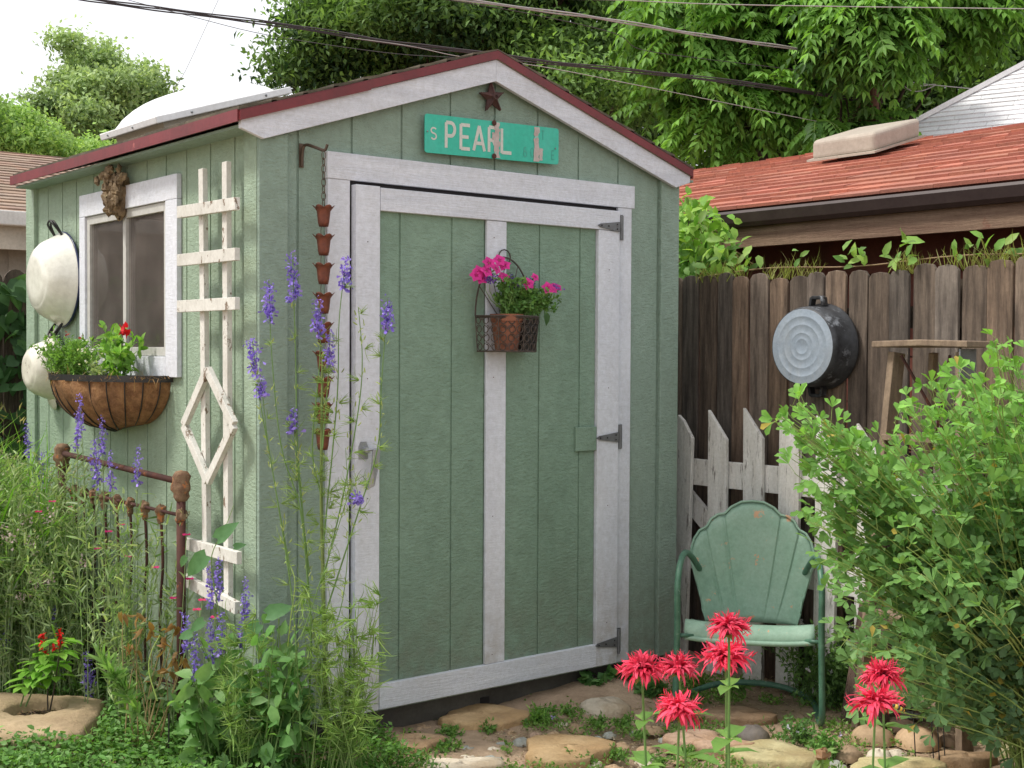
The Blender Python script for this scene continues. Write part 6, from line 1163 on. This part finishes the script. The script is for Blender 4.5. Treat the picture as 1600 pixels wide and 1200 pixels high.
tree('far_tree', 'tall haze-paled green tree standing alone behind the left house roof', 32, [(168, 105, 22, 40), (142, 130, 28, 38), (188, 145, 34, 40), (222, 120, 18, 22), (160, 185, 46, 42), (115, 190, 24, 34), (185, 225, 50, 26), (170, 78, 8, 16), (212, 175, 24, 40), (140, 75, 6, 12), (200, 95, 8, 14)], 165, 700, 90, .40, .13, .55, (.15, .24, .10), (.50, .64, .33), .3, dd=1.4, lobes=75)  # distance haze is put into the pale leaf colours
tree('far_tree', 'low bright green tree at the far left skyline', 26, [(20, 206, 38, 26), (70, 228, 40, 24), (-30, 196, 36, 34), (10, 240, 60, 26)], 20, 380, 90, .4, .11, .55, (.16, .30, .08), (.42, .62, .20), .2, lobes=50)
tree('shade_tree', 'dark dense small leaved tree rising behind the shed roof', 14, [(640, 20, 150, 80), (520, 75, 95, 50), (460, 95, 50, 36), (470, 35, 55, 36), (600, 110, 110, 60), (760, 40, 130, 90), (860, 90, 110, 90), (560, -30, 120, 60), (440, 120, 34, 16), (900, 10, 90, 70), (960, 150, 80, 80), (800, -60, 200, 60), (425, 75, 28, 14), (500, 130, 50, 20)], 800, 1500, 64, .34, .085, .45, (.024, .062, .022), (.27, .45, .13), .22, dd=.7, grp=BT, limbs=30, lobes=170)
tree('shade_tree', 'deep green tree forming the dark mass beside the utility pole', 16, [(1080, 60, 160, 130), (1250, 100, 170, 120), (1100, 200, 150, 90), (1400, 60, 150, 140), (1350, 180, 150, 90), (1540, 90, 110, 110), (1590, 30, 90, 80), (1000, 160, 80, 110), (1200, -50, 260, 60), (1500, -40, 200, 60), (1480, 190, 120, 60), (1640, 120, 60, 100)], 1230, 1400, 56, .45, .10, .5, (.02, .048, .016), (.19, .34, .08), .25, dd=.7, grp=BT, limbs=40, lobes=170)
# bright pinnate-leaved tree in front of it
D = 11.7; ell = [(1130, 50, 70, 60), (1240, 20, 90, 60), (1360, 20, 90, 50), (1160, 180, 70, 40), (1230, 120, 70, 50), (1030, 80, 45, 22), (1110, 225, 60, 25), (1450, 5, 70, 40), (1480, 62, 50, 24), (1060, 150, 60, 18), (1250, 200, 50, 25), (1200, -40, 200, 40), (1420, -40, 150, 40), (1050, 20, 60, 30), (1300, 80, 60, 30), (1100, 110, 50, 30), (1550, 0, 50, 30), (1290, 165, 45, 14), (1350, 40, 55, 40, -1.25), (1352, 10, 60, 30, -1.2), (1330, 200, 60, 12, -.9)]
b = at(D, 1300, 600); b[2] = 0; t = thing('ash_tree', 'bright green tree with drooping feather shaped leaves over the garage', 'tree', b, BT); s = D/f; lv = Leaves(); mb = MB(); sb = MB()
ell = [e if len(e) > 4 else (*e, 0) for e in ell]; wts = np.array([e[2]*e[3]*(2.5 if e[4] else 1) for e in ell], float); wts /= wts.sum(); cl = []
trunkQ = bez(b, b+np.array([.2, -.1, 2.2]), at(D+.3, 1290, -60), 10); mb.tube(trunkQ, .16, 12, .06); mb.build('trunk', M['bark'], t, smooth=True); mb = MB()
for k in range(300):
    e = ell[rng.choice(len(ell), p=wts)]; v = rdir(1)[0]; r = rng.random()**.45; c_ = at(D+e[4], e[0], e[1])+lat*v[0]*r*e[2]*s+np.array([0, 0, v[2]*r*e[3]*s])+dep*(v[1]*r*(.8 if not e[4] else .15)); cl.append(c_)
    fr_ = np.clip(.5-.45*v[1]*r+.35*v[2]*r+rng.normal()*.16, 0, 1); od = nrm(lat*(c_-b)@lat*.25*lat if False else np.array([0, 0, -.15])-dep*.5+lat*rng.normal()*.8+np.array([0, 0, rng.normal()*.3]))  # upper and nearer sprays painted lighter, as if lit
    if k < 60: st = trunkQ[rng.integers(4, 9)]; mb.tube(bez(st, (st+c_)/2+np.array([0, 0, .2]), c_, 7), .025, 5, .006)
    for q in range(8):     # compound leaves round the twig end
        d = nrm(od+rng.normal(size=3)*.65); Lc = rng.uniform(.28, .45); Q = bez(c_, c_+d*Lc*.55+np.array([0, 0, .04]), c_+d*Lc+np.array([0, 0, -.14]), 9); sb.tube(Q, .0022, 3, .001, (.2, .3, .08))
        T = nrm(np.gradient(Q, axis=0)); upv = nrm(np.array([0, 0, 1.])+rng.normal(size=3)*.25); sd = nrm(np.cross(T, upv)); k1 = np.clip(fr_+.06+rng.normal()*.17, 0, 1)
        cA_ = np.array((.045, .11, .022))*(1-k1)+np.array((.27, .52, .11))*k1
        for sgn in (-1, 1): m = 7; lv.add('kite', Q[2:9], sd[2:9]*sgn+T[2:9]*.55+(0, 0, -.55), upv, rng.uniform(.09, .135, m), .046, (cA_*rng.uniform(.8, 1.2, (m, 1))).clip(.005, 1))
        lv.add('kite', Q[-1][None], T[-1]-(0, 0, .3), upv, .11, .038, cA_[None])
mb.build('limb', M['bark'], t, smooth=True); lv.build('crown', M['treeleaf'], t); sb.build('leaf_stalk', M['stem'], t, color=True)
# ------------------------------------------------------------------ utility pole and overhead wires
D = 10.9; b = at(D, 1352, 600); b[2] = 0; t = thing('utility_pole', 'brown wooden utility pole half hidden in the trees', 'pole', b); topz = at(D, 1352, -40)[2]; mb = MB(); mb.tube([b, b+(0, 0, topz)], .09, 14, .08); mb.build('pole', M['pole'], t, smooth=True)
mb = MB(); q_ = at(D-.12, 1352, 92); mb.tube([q_-lat*.15, q_+lat*.1], .02, 6); mb.tube([q_, q_-(0, 0, .25)], .012, 6); mb.each('cable_clamp', M['blackm'], t)
def cable(label, pts, r, m, D0=12., D1=None, n=6, strands=1):
    D1 = D1 or D0; k = len(pts); W3 = [at(D0+(D1-D0)*i/(k-1), *p) for i, p in enumerate(pts)]; Q = catmull(W3, n); mb = MB()
    r *= .62
    for sx in range(strands): mb.tube(Q+np.array([0, 0, (sx-(strands-1)/2)*r*2.1])+np.array([0, 0, 1])*(np.sin(np.arange(len(Q))*.9+sx*2)*r*.5)[:, None]*(strands > 1), r, 5)
    o = mb.build('overhead_wire', m, None, W3[0]); tag(o, label, 'wire', 'overhead wires')
cd, cp = M['cable_dark'], M['cable_pale']
cable('thick dark cable bundle crossing the sky from the top left to the right', [(60, -16), (140, -1), (240, 13), (380, 31), (500, 48), (620, 68), (720, 79), (860, 98), (1000, 112), (1160, 130), (1352, 158)], .0095, cd, 9.2, 10.8, strands=3)
cable('pale twisted cable pair from the top centre to the utility pole', [(600, -22), (713, -2), (860, 18), (960, 32), (1060, 49), (1144, 62), (1240, 76), (1345, 96)], .010, cp, 9.4, 10.75, strands=2)
cable('thin grey wire along the very top right edge', [(640, -8), (800, -3), (960, 0), (1100, 6), (1300, 10), (1620, 14)], .006, cp, 9.3)
cable('single thin wire sagging in front of the dark tree centre', [(600, -14), (712, 2), (830, 22), (960, 52), (1000, 77), (1100, 92), (1150, 98), (1350, 122)], .005, cd, 9.4, 10.8)
cable('thin pale wire passing under the thick bundle', [(540, 58), (640, 72), (722, 89), (840, 103), (1000, 134), (1080, 150), (1352, 205)], .005, cp, 9.5, 10.8)
cable('lowest thin wire just above the shed ridge', [(200, 0), (300, 26), (420, 55), (600, 82), (713, 90), (830, 97)], .004, cd, 9.4)
cable('nearly upright thin wire above the skylight', [(350, -20), (340, 2), (318, 50), (290, 110), (272, 142), (262, 180)], .004, cp, 13)
cable('dark guy wire at the top right corner', [(1500, -14), (1552, 27), (1600, 58), (1640, 84)], .010, cd, 12)
cable('service wire drooping right of the utility pole', [(1352, 96), (1376, 104), (1396, 116), (1420, 128), (1530, 140), (1640, 152)], .007, cp, 10.75)
cable('looped cable slack hanging by the utility pole', [(1370, 100), (1396, 112), (1412, 126), (1436, 134), (1462, 132), (1440, 142), (1420, 140), (1398, 120)], .007, cp, 10.7)
# ------------------------------------------------------------------ world, sun, camera
SUN_EL, SUN_AZ = math.radians(56), math.radians(152)      # azimuth measured from +X towards +Y
w = bpy.data.worlds.new('World'); SC.world = w; w.use_nodes = True; nt = w.node_tree; nt.nodes.clear()
sk = N(nt, 'ShaderNodeTexSky', sky_type='NISHITA'); sk.sun_disc = False; sk.sun_elevation = SUN_EL; sk.sun_rotation = PI/2-SUN_AZ; sk.air_density = 1.0; sk.dust_density = 4.0
b1 = N(nt, 'ShaderNodeBackground'); b1.inputs[1].default_value = .06; nt.links.new(sk.outputs[0], b1.inputs[0])
b2 = N(nt, 'ShaderNodeBackground'); b2.inputs[0].default_value = (1.0, .985, .97, 1); b2.inputs[1].default_value = 1.02     # high white haze
ad = N(nt, 'ShaderNodeAddShader'); nt.links.new(b1.outputs[0], ad.inputs[0]); nt.links.new(b2.outputs[0], ad.inputs[1]); ow = N(nt, 'ShaderNodeOutputWorld'); nt.links.new(ad.outputs[0], ow.inputs[0])
sl = bpy.data.lights.new('Sun', 'SUN'); sl.energy = 3.4; sl.angle = math.radians(9); sl.color = (1, .95, .86); so = bpy.data.objects.new('Sun', sl); COL.objects.link(so)
from mathutils import Vector, Matrix
sd = Vector((math.cos(SUN_EL)*math.cos(SUN_AZ), math.cos(SUN_EL)*math.sin(SUN_AZ), math.sin(SUN_EL))); so.rotation_euler = sd.to_track_quat('Z', 'Y').to_euler()
cam = bpy.data.cameras.new('Camera'); cam.sensor_width = 36; cam.lens = 36*f/1600; cam.clip_end = 500; cam.clip_start = .05; co = bpy.data.objects.new('Camera', cam); COL.objects.link(co)
mt = Matrix(((RV[0], UV[0], -F[0], C[0]), (RV[1], UV[1], -F[1], C[1]), (RV[2], UV[2], -F[2], C[2]), (0, 0, 0, 1))); co.matrix_world = mt; SC.camera = co
SC.view_settings.view_transform = 'Standard'; SC.view_settings.look = 'None'; SC.view_settings.exposure = 0; SC.view_settings.gamma = 1
SC.cycles.max_bounces = 6; SC.cycles.transparent_max_bounces = 8
